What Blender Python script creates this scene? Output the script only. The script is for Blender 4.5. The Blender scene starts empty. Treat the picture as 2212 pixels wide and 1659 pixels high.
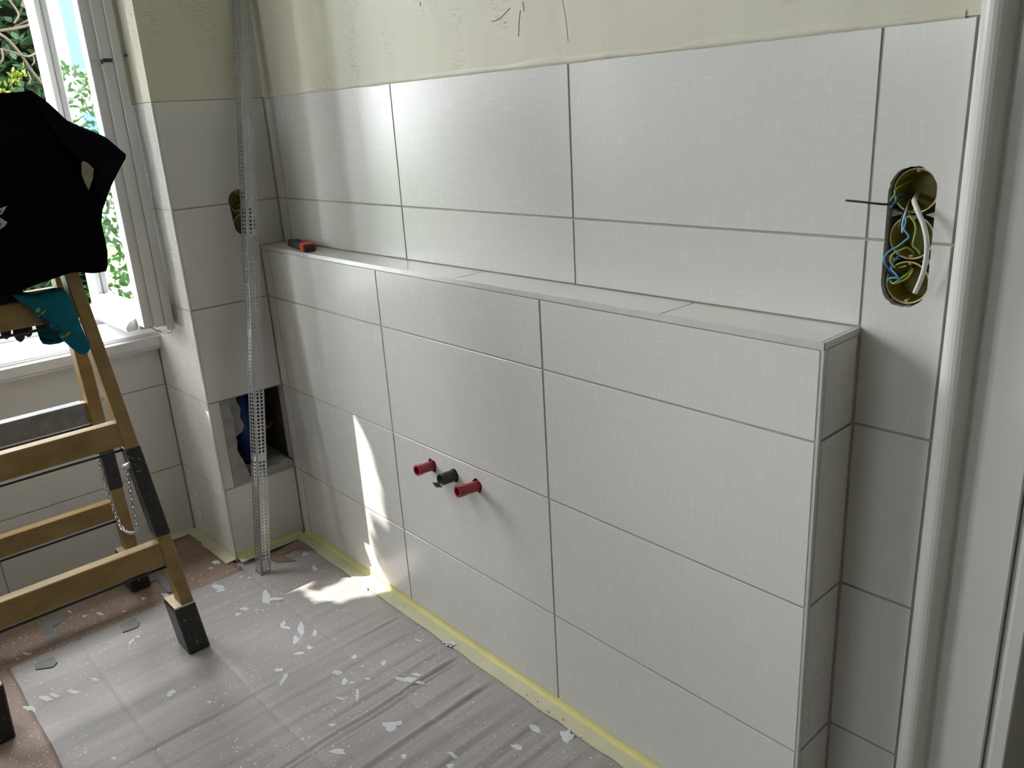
import bpy, bmesh, math, random
from mathutils import Vector, Matrix, noise

# ------------------------------------------------------------------ camera
CAM = Vector((2.4545, -1.2398, 1.3744))
YAW, PITCH, ROLL = -.84483, -.32114, -.06116
FPX, IW, IH = 1768.63, 2212.0, 1659.0
_cy, _sy, _cp, _sp = math.cos(YAW), math.sin(YAW), math.cos(PITCH), math.sin(PITCH)
FWD = Vector((_sy*_cp, _cy*_cp, _sp))
_r0 = Vector((_cy, -_sy, 0)); _u0 = _r0.cross(FWD)
RGT = math.cos(ROLL)*_r0 + math.sin(ROLL)*_u0
UPV = -math.sin(ROLL)*_r0 + math.cos(ROLL)*_u0
S = bpy.context.scene
COL = S.collection
cam = bpy.data.objects.new('camera', bpy.data.cameras.new('camera'))
COL.objects.link(cam)
cam.data.sensor_fit = 'HORIZONTAL'; cam.data.sensor_width = 36
cam.data.lens = 36*FPX/IW
cam.data.clip_start = .02
M4 = Matrix((RGT, UPV, -FWD)).transposed().to_4x4(); M4.translation = CAM
cam.matrix_world = M4
S.camera = cam

# ------------------------------------------------------------------ sky, sun, exposure
w = bpy.data.worlds.new('sky'); S.world = w; w.use_nodes = True
nt = w.node_tree; nt.nodes.clear()
bg = nt.nodes.new('ShaderNodeBackground'); wo = nt.nodes.new('ShaderNodeOutputWorld')
bg.inputs[0].default_value = (.93, .96, 1.0, 1); bg.inputs[1].default_value = 13.0
nt.links.new(bg.outputs[0], wo.inputs[0])
SUNK = 1.18; SUNY = .60
SUN = Vector((1, SUNY, -SUNK)).normalized()
sl = bpy.data.lights.new('sun', 'SUN'); sl.energy = 6.5; sl.angle = math.radians(.12); sl.color = (1, .95, .86)
so = bpy.data.objects.new('sun', sl); COL.objects.link(so)
so.rotation_euler = SUN.to_track_quat('-Z', 'Y').to_euler(); so.location = (-6, -6, 8)
S.view_settings.view_transform = 'Standard'; S.view_settings.look = 'None'
S.view_settings.exposure = 0.95; S.view_settings.gamma = 1; S.view_settings.use_curve_mapping = False
def portal(y0, y1, z0, z1, x):
    l = bpy.data.lights.new('window_portal', 'AREA'); l.shape = 'RECTANGLE'; l.size = abs(z1-z0); l.size_y = abs(y1-y0)
    l.cycles.is_portal = True
    o = bpy.data.objects.new('window_portal', l); COL.objects.link(o)
    o.location = (x, (y0+y1)/2, (z0+z1)/2); o.rotation_euler = (0, -math.pi/2, 0)
portal(-1.46, -.44, .78, 2.55, -.70)
def portal_y(x0, x1, z0, z1, y):
    l = bpy.data.lights.new('window_portal', 'AREA'); l.shape = 'RECTANGLE'; l.size = x1-x0; l.size_y = z1-z0
    l.cycles.is_portal = True
    o = bpy.data.objects.new('window_portal', l); COL.objects.link(o)
    o.location = ((x0+x1)/2, y, (z0+z1)/2); o.rotation_euler = (math.pi/2, 0, 0)
portal_y(.0, 1.35, 1.75, 2.09, -3.83)  # portal of the added fill window
portal(-2.98, -1.82, .78, 2.55, -.70)

# ------------------------------------------------------------------ helpers
def ray(u, v): return FWD + RGT*((u-IW/2)/FPX) - UPV*((v-IH/2)/FPX)
def on(ax, val, u, v):
    d = ray(u, v); i = 'xyz'.index(ax)
    return CAM + d*((val-CAM[i])/d[i])
def onp(P, n, u, v):
    d = ray(u, v); P = Vector(P); n = Vector(n)
    return CAM + d*((P-CAM).dot(n)/d.dot(n))
def mk(name, verts, faces, mat, parent=None, smooth=False, mats=None, fm=None):
    me = bpy.data.meshes.new(name); me.from_pydata([tuple(v) for v in verts], [], faces); me.update()
    o = bpy.data.objects.new(name, me); COL.objects.link(o)
    for m in (mats or [mat]): me.materials.append(m)
    if fm:
        for p, i in zip(me.polygons, fm): p.material_index = i
    bm = bmesh.new(); bm.from_mesh(me); bmesh.ops.recalc_face_normals(bm, faces=bm.faces); bm.to_mesh(me); bm.free()
    if smooth:
        for p in me.polygons: p.use_smooth = True
    if parent: o.parent = parent
    return o
def bmo(name, bm, mat, parent=None, smooth=False):
    me = bpy.data.meshes.new(name)
    bmesh.ops.recalc_face_normals(bm, faces=bm.faces); bm.to_mesh(me); bm.free()
    o = bpy.data.objects.new(name, me); COL.objects.link(o); me.materials.append(mat)
    if smooth:
        for p in me.polygons: p.use_smooth = True
    if parent: o.parent = parent
    return o
def tag(o, label, cat, kind=None, group=None):
    o['label'] = label; o['category'] = cat
    if kind: o['kind'] = kind
    if group: o['group'] = group
    return o
def empty(name, loc=(0, 0, 0)):
    o = bpy.data.objects.new(name, None); COL.objects.link(o); o.empty_display_size = .05
    return o          # at the origin: children are modelled in world coordinates
BF = [(0,1,2,3), (7,6,5,4), (0,4,5,1), (1,5,6,2), (2,6,7,3), (3,7,4,0)]
def box8(c, bev=0, bm=None):
    """c: 8 corners, bottom loop then top loop"""
    own = bm or bmesh.new()
    vs = [own.verts.new(Vector(p)) for p in c]
    fs = [own.faces.new([vs[i] for i in f]) for f in BF]
    if bev:
        es = list({e for f in fs for e in f.edges})
        bmesh.ops.bevel(own, geom=es, offset=bev, segments=1, affect='EDGES')
    return own
def ab(x0, x1, y0, y1, z0, z1):
    return [(x0,y0,z0),(x1,y0,z0),(x1,y1,z0),(x0,y1,z0),(x0,y0,z1),(x1,y0,z1),(x1,y1,z1),(x0,y1,z1)]
def boxo(name, x0, x1, y0, y1, z0, z1, mat, parent=None, bev=0):
    return bmo(name, box8(ab(x0,x1,y0,y1,z0,z1), bev), mat, parent)
def boxes(name, lst, mat, parent=None, bev=0):
    bm = bmesh.new()
    for b in lst: box8(ab(*b), bev, bm)
    return bmo(name, bm, mat, parent)
def smoothpath(pts, n=8):
    pts = [Vector(p) for p in pts]; out = []
    for i in range(len(pts)-1):
        p0 = pts[max(i-1,0)]; p1 = pts[i]; p2 = pts[i+1]; p3 = pts[min(i+2, len(pts)-1)]
        for k in range(n):
            t = k/n
            out.append(.5*((2*p1)+(p2-p0)*t+(2*p0-5*p1+4*p2-p3)*t*t+(3*p1-p0-3*p2+p3)*t**3))
    out.append(pts[-1]); return out
def tube_data(path, r, n=8):
    path = [Vector(p) for p in path]; V = []; Fc = []
    rr = r if callable(r) else (lambda t: r)
    nrm = None
    for i, p in enumerate(path):
        t = (path[min(i+1, len(path)-1)]-path[max(i-1,0)]).normalized()
        if nrm is None:
            a = Vector((0,0,1)) if abs(t.z) < .9 else Vector((1,0,0)); nrm = t.cross(a).normalized()
        else: nrm = (nrm - t*nrm.dot(t)).normalized()
        b = t.cross(nrm)
        q = rr(i/(len(path)-1))
        for k in range(n):
            an = 2*math.pi*k/n; V.append(p + (nrm*math.cos(an)+b*math.sin(an))*q)
    for i in range(len(path)-1):
        for k in range(n):
            Fc.append((i*n+k, i*n+(k+1)%n, (i+1)*n+(k+1)%n, (i+1)*n+k))
    Fc.append(tuple(range(n))); Fc.append(tuple(range((len(path)-1)*n, len(path)*n)))
    return V, Fc
def tube(name, path, r, mat, parent=None, n=8):
    V, Fc = tube_data(path, r, n); return mk(name, V, Fc, mat, parent, smooth=True)
def merge(parts):
    V = []; Fc = []
    for v, f in parts:
        k = len(V); V += list(v); Fc += [tuple(i+k for i in q) for q in f]
    return V, Fc
def prism(name, prof, a, b, axis, mat, parent=None, smooth=False):
    """prof: closed 2D outline swept along an axis from a to b"""
    def P(p, t):
        return {'x': (t,p[0],p[1]), 'y': (p[0],t,p[1]), 'z': (p[0],p[1],t)}[axis]
    n = len(prof); V = [P(p,a) for p in prof]+[P(p,b) for p in prof]
    Fc = [tuple(range(n)), tuple(range(n,2*n))]+[(i,(i+1)%n,n+(i+1)%n,n+i) for i in range(n)]
    return mk(name, V, Fc, mat, parent)
def boolean(o, cutters):
    for cverts, cfaces in cutters:
        c = mk('cutter', cverts, cfaces, o.data.materials[0])
        m = o.modifiers.new('b', 'BOOLEAN'); m.operation = 'DIFFERENCE'; m.object = c; m.solver = 'EXACT'
        bpy.context.view_layer.update()
        dg = bpy.context.evaluated_depsgraph_get()
        me = bpy.data.meshes.new_from_object(o.evaluated_get(dg))
        o.modifiers.clear(); o.data = me
        bpy.data.objects.remove(c, do_unlink=True)

# ------------------------------------------------------------------ materials
def principled(name, col, rough=.6, metal=0, spec=.5):
    m = bpy.data.materials.new(name); m.use_nodes = True
    b = m.node_tree.nodes['Principled BSDF']
    b.inputs['Base Color'].default_value = (*col, 1); b.inputs['Roughness'].default_value = rough
    b.inputs['Metallic'].default_value = metal; b.inputs['Specular IOR Level'].default_value = spec
    return m, m.node_tree, b
def nd(t, typ, **kw):
    n = t.nodes.new(typ)
    for k, v in kw.items(): setattr(n, k, v)
    return n
def coords(t, scale=(1,1,1), rot=(0,0,0)):
    tc = nd(t, 'ShaderNodeTexCoord'); mp = nd(t, 'ShaderNodeMapping')
    mp.inputs['Scale'].default_value = scale; mp.inputs['Rotation'].default_value = rot
    t.links.new(tc.outputs['Object'], mp.inputs['Vector']); return mp.outputs['Vector']
def nz(t, vec, scale=5, detail=3, rough=.5):
    n = nd(t, 'ShaderNodeTexNoise'); n.inputs['Scale'].default_value = scale
    n.inputs['Detail'].default_value = detail; n.inputs['Roughness'].default_value = rough
    t.links.new(vec, n.inputs['Vector']); return n.outputs['Fac']
def ramp(t, fac, stops):
    r = nd(t, 'ShaderNodeValToRGB'); e = r.color_ramp.elements
    while len(e) < len(stops): e.new(.5)
    for q, (p, c) in zip(e, stops):
        q.position = p; q.color = (*c, 1) if len(c) == 3 else c
    t.links.new(fac, r.inputs[0]); return r.outputs['Color']
def math_(t, op, a, b):
    n = nd(t, 'ShaderNodeMath', operation=op)
    for i, v in enumerate((a, b)):
        if isinstance(v, (int, float)): n.inputs[i].default_value = v
        else: t.links.new(v, n.inputs[i])
    return n.outputs[0]
def mixc(t, fac, a, b, mode='MIX'):
    n = nd(t, 'ShaderNodeMix', data_type='RGBA', blend_type=mode)
    if isinstance(fac, (int, float)): n.inputs[0].default_value = fac
    else: t.links.new(fac, n.inputs[0])
    for i, v in ((6, a), (7, b)):
        if isinstance(v, tuple): n.inputs[i].default_value = (*v, 1)
        else: t.links.new(v, n.inputs[i])
    return n.outputs[2]
def bump(t, b, h, strength=.3, dist=.002):
    n = nd(t, 'ShaderNodeBump'); n.inputs['Strength'].default_value = strength; n.inputs['Distance'].default_value = dist
    t.links.new(h, n.inputs['Height']); t.links.new(n.outputs[0], b.inputs['Normal'])
def mottled(name, c1, c2, scale=8, rough=.7, bmp=.2, bd=.002, detail=4, metal=0, sc=(1,1,1), spec=.5):
    m, t, b = principled(name, c1, rough, metal, spec)
    v = coords(t, sc); f = nz(t, v, scale, detail)
    t.links.new(ramp(t, f, [(.3, c1), (.7, c2)]), b.inputs['Base Color'])
    if bmp: bump(t, b, nz(t, v, scale*6, 3), bmp, bd)
    return m

def tile_mat(flat=False):
    m, t, b = principled('ceramic_tile_ledge' if flat else 'ceramic_tile', (.74,.73,.70), .3)
    tc = nd(t, 'ShaderNodeTexCoord'); sx = nd(t, 'ShaderNodeSeparateXYZ'); t.links.new(tc.outputs['Object'], sx.inputs[0])
    a = sx.outputs[0] if flat else math_(t, 'ADD', sx.outputs[0], sx.outputs[1])
    zc = sx.outputs[1] if flat else sx.outputs[2]
    def cv(ka, kz):
        c = nd(t, 'ShaderNodeCombineXYZ')
        t.links.new(math_(t, 'MULTIPLY', a, ka), c.inputs[0]); t.links.new(math_(t, 'MULTIPLY', zc, kz), c.inputs[1])
        return c.outputs[0]
    h1 = nz(t, cv(260, 14), 1, 2); h2 = nz(t, cv(14, 260), 1, 2)
    weave = math_(t, 'ADD', h1, h2)
    big = nz(t, coords(t), 3.2, 3)
    r_ = nd(t, 'ShaderNodeMapRange'); r_.inputs[1].default_value = .7; r_.inputs[2].default_value = 1.3
    r_.inputs[3].default_value = 0; r_.inputs[4].default_value = 1
    t.links.new(weave, r_.inputs[0])
    c = mixc(t, r_.outputs[0], (.711,.692,.654), (.718,.699,.661))
    c = mixc(t, math_(t, 'MULTIPLY', big, .5), c, (.705,.69,.668))
    t.links.new(c, b.inputs['Base Color'])
    rr = nd(t, 'ShaderNodeMapRange'); rr.inputs[1].default_value = .75; rr.inputs[2].default_value = 1.25
    rr.inputs[3].default_value = .25 if flat else .20; rr.inputs[4].default_value = .27 if flat else .29
    t.links.new(weave, rr.inputs[0]); t.links.new(rr.outputs[0], b.inputs['Roughness'])
    bump(t, b, weave, .012 if flat else .06, .0005)
    return m
TILE = tile_mat(); TILEH = tile_mat(True)
GROUT = mottled('grout', (.40,.37,.31), (.48,.45,.385), 20, .9)
def plaster_mat():
    m, t, b = principled('old_plaster', (.62,.58,.46), .55)
    v = coords(t); big = nz(t, v, 2.2, 5, .6); str_ = nz(t, coords(t, (14,14,1.4)), 1, 4)
    c = mixc(t, str_, (.74,.70,.57), (.62,.59,.47))
    c = mixc(t, ramp(t, big, [(.42,(0,0,0)),(.62,(1,1,1))]), c, (.70,.67,.56))
    fine = nz(t, coords(t, (40,40,200)), 1, 2)
    rub = ramp(t, nz(t, coords(t, (7,7,2)), 1, 3), [(.52,(0,0,0)),(.6,(1,1,1))])
    cut = ramp(t, fine, [(.52,(0,0,0)),(.6,(1,1,1))])
    c = mixc(t, math_(t, 'MULTIPLY', math_(t, 'MULTIPLY', rub, cut), .5), c, (.48,.45,.36))
    t.links.new(c, b.inputs['Base Color'])
    h = math_(t, 'ADD', math_(t, 'MULTIPLY', str_, 2.0), math_(t, 'MULTIPLY', math_(t, 'MULTIPLY', fine, rub), .5))
    bump(t, b, h, .35, .004)
    return m
PLASTER = plaster_mat()
PAINT = mottled('white_wall_paint', (.78,.76,.71), (.72,.70,.66), 3, .8, .1)
BARE = mottled('bare_brown_plaster', (.15,.135,.11), (.20,.18,.15), 3, .9, .2)
CEIL = mottled('ceiling_paint', (.82,.81,.78), (.78,.77,.74), 3, .85, .1)
WHITE = mottled('white_lacquer', (.70,.70,.695), (.67,.67,.665), 6, .35, .05, .0008)
CASE = mottled('worn_white_lacquer', (.72,.71,.67), (.67,.66,.62), 5, .2, .10, .001)
ALU = mottled('brushed_aluminium', (.74,.74,.73), (.68,.68,.67), 40, .38, .1, .0004, metal=.55)
ZINC = mottled('galvanised_steel', (.56,.58,.60), (.46,.48,.50), 60, .42, .15, .0005, metal=.9)
def wood_mat():
    m, t, b = principled('varnished_pine', (.5,.32,.14), .45)
    v = coords(t, (60, 9, 9)); g = nz(t, v, 1.2, 5, .6)
    # grain follows the long direction of stiles and treads
    c = ramp(t, g, [(.3,(.20,.12,.036)),(.55,(.28,.18,.06)),(.75,(.33,.22,.09))])
    t.links.new(c, b.inputs['Base Color']); bump(t, b, g, .15, .0006); return m
WOOD = wood_mat()
WOODLT = mottled('pale_sawn_wood', (.62,.50,.32), (.70,.59,.42), 40, .6, .2, .0008)
def tape_black():
    m, t, b = principled('black_tape', (.012,.013,.014), .35)
    f = nz(t, coords(t), 130, 3); c = ramp(t, f, [(.66,(.012,.013,.014)),(.72,(.35,.35,.34))])
    t.links.new(c, b.inputs['Base Color'])
    bump(t, b, nz(t, coords(t, (20,20,90)), 1, 3), .5, .003); return m
TAPEK = tape_black()
TAPEG = mottled('grey_duct_tape', (.16,.165,.17), (.24,.245,.25), 30, .4, .3)
TAPEY = mottled('yellow_masking_tape', (.78,.69,.28), (.70,.63,.27), 20, .6, .25)
TAPEP = mottled('pale_masking_tape', (.62,.60,.40), (.56,.54,.37), 18, .7, .3)
def speck(t, c, amount=.70, col=(.80,.80,.79)):
    f = nz(t, coords(t), 150, 2.0, .55); f2 = nz(t, coords(t), 6, 2)
    s = math_(t, 'ADD', f, math_(t, 'MULTIPLY', f2, .12))
    return mixc(t, ramp(t, s, [(amount,(0,0,0)),(amount+.025,(1,1,1))]), c, col)
def card_mat():
    m, t, b = principled('grey_cardboard', (.4,.37,.33), .55)
    st = nz(t, coords(t, (38,2.2,1)), 1, 4, .6); big = nz(t, coords(t), 1.6, 3)
    c = ramp(t, st, [(.3,(.30,.27,.25)),(.7,(.40,.365,.345))])
    c = mixc(t, math_(t, 'MULTIPLY', big, .6), c, (.355,.33,.32))
    t.links.new(speck(t, c, .745), b.inputs['Base Color'])
    fl = nd(t, 'ShaderNodeTexWave', wave_type='BANDS', bands_direction='X'); fl.inputs['Scale'].default_value = 22
    fl.inputs['Distortion'].default_value = 2.0; fl.inputs['Detail'].default_value = 2; fl.inputs['Detail Scale'].default_value = .6
    t.links.new(coords(t), fl.inputs['Vector'])
    bump(t, b, math_(t, 'ADD', math_(t, 'MULTIPLY', fl.outputs[1], .35), st), .22, .003)
    return m
CARD = card_mat()
def kraft_mat():
    m, t, b = principled('brown_kraft_paper', (.3,.2,.15), .6)
    c = ramp(t, nz(t, coords(t), 5, 4), [(.3,(.23,.15,.115)),(.7,(.30,.21,.165))])
    t.links.new(speck(t, c, .72, (.62,.60,.57)), b.inputs['Base Color'])
    bump(t, b, nz(t, coords(t), 14, 4), .3, .004); return m
KRAFT = kraft_mat()
FLOORM = mottled('screed', (.36,.34,.31), (.42,.40,.37), 6, .8)
SPLAT = mottled('white_filler', (.66,.67,.68), (.58,.60,.62), 40, .7, .4, .001)
CLOTH = mottled('black_cotton', (.0022,.0023,.0025), (.0035,.0035,.004), 30, 1, .3, spec=.03)
CLOTH2 = mottled('navy_cotton', (.004,.004,.007), (.007,.0065,.011), 30, 1, .3, spec=.04)
PRINT = mottled('grey_print', (.42,.43,.43), (.36,.37,.37), 60, .8, 0)
BEIGE = mottled('beige_lining', (.30,.26,.20), (.22,.19,.15), 60, .9, .4)
TEAL = mottled('teal_knit', (.006,.11,.155), (.009,.14,.19), 60, .95, .4, .001, spec=.1)
YPR = mottled('yellow_print', (.30,.27,.03), (.22,.24,.05), 60, .9, 0)
KPR = mottled('dark_print', (.006,.014,.02), (.01,.02,.03), 60, .9, 0)
GLOVE = mottled('charcoal_knit', (.035,.036,.04), (.055,.056,.06), 90, .95, .4, .001)
REDP = mottled('red_plastic', (.36,.022,.045), (.45,.06,.08), 60, .4, .2, .0008)
BLKP = mottled('black_plastic', (.02,.021,.022), (.05,.052,.055), 50, .5, .2, .0008)
ORANGE = mottled('orange_plastic', (.80,.10,.03), (.70,.08,.03), 30, .4, .05)
DARK = mottled('recess_shade', (.018,.017,.016), (.05,.047,.043), 25, .95, .6, .006)  # unlit depth of the recess painted into the colour
CONC = mottled('broken_mortar', (.32,.31,.29), (.44,.43,.40), 30, .95, .7, .005)
YCUP = mottled('yellow_box_plastic', (.30,.26,.03), (.24,.21,.03), 25, .45, .1)
YRIM = mottled('pale_yellow_rim', (.62,.57,.28), (.55,.50,.24), 25, .5, .1)
WBLUE = mottled('blue_insulation', (.05,.25,.50), (.07,.30,.55), 30, .4, 0)
WGRN = mottled('green_insulation', (.20,.33,.05), (.26,.40,.08), 30, .4, 0)
WYEL = mottled('yellow_insulation', (.48,.45,.08), (.42,.42,.08), 30, .4, 0)
WBLK = mottled('dark_insulation', (.012,.010,.022), (.02,.018,.035), 30, .35, 0)
WWHT = mottled('white_cable_jacket', (.72,.72,.70), (.68,.68,.66), 30, .4, 0)
PBLUE = mottled('blue_pipe', (.01,.05,.22), (.015,.06,.26), 20, .5, .1)
PRED = mottled('red_valve', (.55,.03,.015), (.45,.025,.012), 20, .5, .1)
GREY = mottled('weathered_stone', (.34,.34,.33), (.42,.42,.41), 12, .9, .3)
FACADE = mottled('grey_white_render', (.15,.148,.15), (.13,.128,.13), 2, .9, .1)
PAVE = mottled('reflector_paving', (.33,.32,.30), (.29,.28,.265), 5, .8, .2)
ROOF = mottled('red_roof_tile', (.32,.12,.07), (.38,.15,.09), 10, .8, .3)
GRASS = mottled('lawn', (.05,.11,.02), (.08,.16,.03), 8, .95, .5, .02)
BACKDROP = mottled('backdrop_shade', (.0016,.0022,.0014), (.003,.004,.0024), 6, 1, .3, spec=0)  # near black, so it passes for shade between the leaves
BARK = mottled('bark', (.030,.024,.017), (.05,.041,.03), 20, .95, .5, .004, spec=.1)
def leaf_mat(name, c1, c2):
    m, t, b = principled(name, c1, .55, 0, .18)
    f = nz(t, coords(t), 9, 2); t.links.new(ramp(t, f, [(.35,c1),(.65,c2)]), b.inputs['Base Color'])
    tr = nd(t, 'ShaderNodeBsdfTranslucent'); tr.inputs[0].default_value = (c2[0]*1.5, c2[1]*1.5, c2[2], 1)
    mx = nd(t, 'ShaderNodeMixShader'); mx.inputs[0].default_value = .25
    out = t.nodes['Material Output']
    t.links.new(b.outputs[0], mx.inputs[1]); t.links.new(tr.outputs[0], mx.inputs[2]); t.links.new(mx.outputs[0], out.inputs[0]); return m
LEAFD = leaf_mat('dark_evergreen_leaf', (.004,.014,.004), (.010,.030,.007))
LEAFM = leaf_mat('fresh_green_leaf', (.012,.055,.012), (.022,.085,.016))
LEAFG = leaf_mat('grey_green_leaf', (.010,.030,.010), (.018,.045,.012))
LEAFY = leaf_mat('yellow_green_leaf', (.045,.06,.004), (.06,.08,.006))
def glass_mat():
    m = bpy.data.materials.new('window_glass'); m.use_nodes = True; t = m.node_tree; t.nodes.clear()
    o = nd(t, 'ShaderNodeOutputMaterial'); tr = nd(t, 'ShaderNodeBsdfTransparent'); gl = nd(t, 'ShaderNodeBsdfGlossy')
    tr.inputs[0].default_value = (.97,.985,.98,1); gl.inputs['Roughness'].default_value = .01
    fr = nd(t, 'ShaderNodeFresnel'); fr.inputs[0].default_value = 1.3
    mx = nd(t, 'ShaderNodeMixShader'); t.links.new(fr.outputs[0], mx.inputs[0])
    t.links.new(tr.outputs[0], mx.inputs[1]); t.links.new(gl.outputs[0], mx.inputs[2]); t.links.new(mx.outputs[0], o.inputs[0]); return m
GLASS = glass_mat()

# ------------------------------------------------------------------ the room shell
Z = [0, .258, .558, .858, 1.158, 1.458]        # heights of the horizontal tile joints
ZS = 1.0196                                    # top of the ledge
XC = 1.892                                     # right end of the ledge
def yf(x): return -.0843 - .0159*x             # face of the low wall
TT = .0021                                     # tile face stands proud of the joint
J = .0021                                      # half a joint
CEILZ = 2.95

# floor
boxo('floor', -.90, 3.42, -3.82, 1.5, -.12, -.006, FLOORM)
tag(bpy.data.objects['floor'], 'grey screed floor under the protective sheets', 'floor', 'structure')
tag(boxo('ceiling', -.90, 3.42, -3.82, 1.5, CEILZ, CEILZ+.1, CEIL), 'white ceiling above the unfinished bathroom', 'ceiling', 'structure')

def tile(parent, P, U, V, N, u0, u1, v0, v1, name='tile', jit=True):
    U, V, N = Vector(U), Vector(V), Vector(N); P = Vector(P)
    a, b, c, d = u0+J, u1-J, v0+J, v1-J
    k = random.uniform(-.0003, .0003) if jit else 0
    cs = []
    for t in (-TT, k):
        for (u, v) in ((a,c),(b,c),(b,d),(a,d)): cs.append(P+U*u+V*v+N*t)
    return bmo(name, box8(cs, .0006), TILE, parent)
random.seed(7)
X, Y, Zv = Vector((1,0,0)), Vector((0,1,0)), Vector((0,0,1))
def slot_cutter(cx, z0, z1, r, y0, y1, jit, seed, n=20):
    random.seed(seed); pts = []
    for k in range(n+1):
        a = math.pi*k/n; pts.append((cx+math.cos(a)*(r+random.uniform(-jit,jit)), z1-r+math.sin(a)*(r+random.uniform(-jit,jit))))
    for k in range(n+1):
        a = math.pi+math.pi*k/n; pts.append((cx+math.cos(a)*(r+random.uniform(-jit,jit)), z0+r+math.sin(a)*(r+random.uniform(-jit,jit))))
    m = len(pts); V = [(x,y0,z) for x,z in pts]+[(x,y1,z) for x,z in pts]
    Fc = [tuple(range(m)), tuple(range(m,2*m))]+[(i,(i+1)%m,m+(i+1)%m,m+i) for i in range(m)]
    return V, Fc
def main_slot(): return slot_cutter(1.953, 1.060, 1.2665, .034, -.05, .068, .0011, 3)

# main wall: plastered above, tiled below; a door opening at its right end
def two_zone(name, lst, zcut, lab, extra_mats=(GROUT, PLASTER)):
    """boxes; those whose base lies at zcut or higher are plaster"""
    bm = bmesh.new(); idx = []
    for b in lst:
        n0 = len(bm.faces); box8(ab(*b), 0, bm); idx += [1 if b[4] >= zcut-1e-6 else 0]*(len(bm.faces)-n0)
    bmesh.ops.recalc_face_normals(bm, faces=bm.faces)
    me = bpy.data.meshes.new(name); bm.to_mesh(me); bm.free()
    for m in extra_mats: me.materials.append(m)
    for p, i in zip(me.polygons, idx): p.material_index = i
    o = bpy.data.objects.new(name, me); COL.objects.link(o)
    return tag(o, lab, 'wall', 'structure')
wm = two_zone('wall_main', [(0, 2.14, TT, .22, 0, Z[5])], 9, 'long wall with large off-white tiles below bare cream plaster')
boolean(wm, [main_slot()])
pl = mk('plaster', [], [], PLASTER, wm)
bm = bmesh.new()
for b in ((-.0, 2.16, -.0004, .22, Z[5], CEILZ), (2.16, 2.98, .02, .22, 2.10, CEILZ), (2.98, 3.40, 0, .22, 0, CEILZ)): box8(ab(*b), 0, bm)
bm.to_mesh(pl.data); bm.free()
UC = [0, .052, .6716, 1.2784, 1.8917, 2.016]
for i in range(5):
    zs = [ZS, Z[4], Z[5]] if i < 4 else Z
    for a, b in zip(zs, zs[1:]):
        o = tile(wm, (0,0,0), X, Zv, -Y, UC[i]+(0 if i else .001), UC[i+1], a, b)
        if i == 4 and b > 1.1: boolean(o, [main_slot()])
# ragged filler bead smeared over the top edge of the tiles
random.seed(21)
V = []; Fc = []
xs = [i*.02 for i in range(101)]
for x in xs:
    a = noise.noise(Vector((x*9, 3, 0)))*.004+noise.noise(Vector((x*40, 1, 0)))*.003
    b = .010+noise.noise(Vector((x*7, 8, 0)))*.008
    V += [(x, -.0004, Z[5]+b), (x, -.0022-abs(a)*.2, Z[5]+b*.35), (x, -.0012, Z[5]-.0015+a*.6), (x, .001, Z[5]-.003+a*.6)]
for i in range(100):
    for k in range(3): Fc.append((4*i+k, 4*i+k+1, 4*i+k+5, 4*i+k+4))
mk('filler_bead', V, Fc, PLASTER, wm, True)
# pencil scratches and knocks in the plaster
V = []; Fc = []
for q in ([(1124,22),(1121,50),(1120,79)], [(1062,46),(1075,43),(1088,32),(1101,18)], [(1129,4),(1131,16),(1132,24)], [(908,14),(907,4)], [(1090,50),(1093,48)], [(1211,-20),(1222,40),(1227,90)]):
    pth = smoothpath([on('y', -.0006, u, v) for u, v in q], 4)
    v, f = tube_data(pth, .0007 if q[0][0] != 1211 else .0004, 5); k = len(V); V += v; Fc += [tuple(i+k for i in g) for g in f]
mk('scratch', V, Fc, BLKP, wm)

# low wall with the ledge
def lw(x, z, d=0): return Vector((x, yf(x)+d, z))
wl = bmo('wall_low', box8([lw(.001,0,TT), lw(XC-.003,0,TT), (XC-.003,.0005,0), (.001,.0005,0), lw(.001,ZS-TT,TT), lw(XC-.003,ZS-TT,TT), (XC-.003,.0005,ZS-TT), (.001,.0005,ZS-TT)]), GROUT)
tag(wl, 'half-height tiled wall with a ledge and three pipe stubs', 'wall', 'structure')
UL = Vector((1, -.0159, 0)); NL = Vector((-.0159, -1, 0)).normalized()
LC = [.0015, .050, .660, 1.2747, XC-.004]
for i in range(4):
    zs = [0, Z[1], Z[2], Z[3], 1.0085]
    for a, b in zip(zs, zs[1:]):
        o = tile(wl, (0,-.0843,0), UL, Zv, NL, LC[i], LC[i+1], a, b)
        if i == 2 and abs(a-Z[1]) < .01:
            cs = []
            for hx in (.834, .926, 1.019):
                random.seed(int(hx*1000)); pts = [(hx+math.cos(t*.3927)*(.0185+random.uniform(-.002,.003)), .508+math.sin(t*.3927)*(.0185+random.uniform(-.002,.003))) for t in range(16)]
                V = [(x,-.2,z) for x,z in pts]+[(x,-.02,z) for x,z in pts]
                cs.append((V, [tuple(range(16)), tuple(range(16,32))]+[(k,(k+1)%16,16+(k+1)%16,16+k) for k in range(16)]))
            boolean(o, cs); boolean(wl, cs)
SX = [.001, .364, .989, 1.580, XC-.005]
for a, b in zip(SX, SX[1:]):
    cs = []
    for t in (ZS-TT, ZS): cs += [lw(a+J*.7,t,.003), lw(b-J*.7,t,.003), (b-J*.7,-.0035,t), (a+J*.7,-.0035,t)]
    bmo('tile', box8(cs, .0005), TILEH, wl)
zs = [0, Z[1], Z[2], Z[3], 1.0085]
for a, b in zip(zs, zs[1:]):
    tile(wl, (XC,0,0), Y, Zv, X, yf(XC)+.010, -.003, a, b)
def fillet(nm, cs, par): return bmo(nm, box8(cs), GROUT, par)
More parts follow.
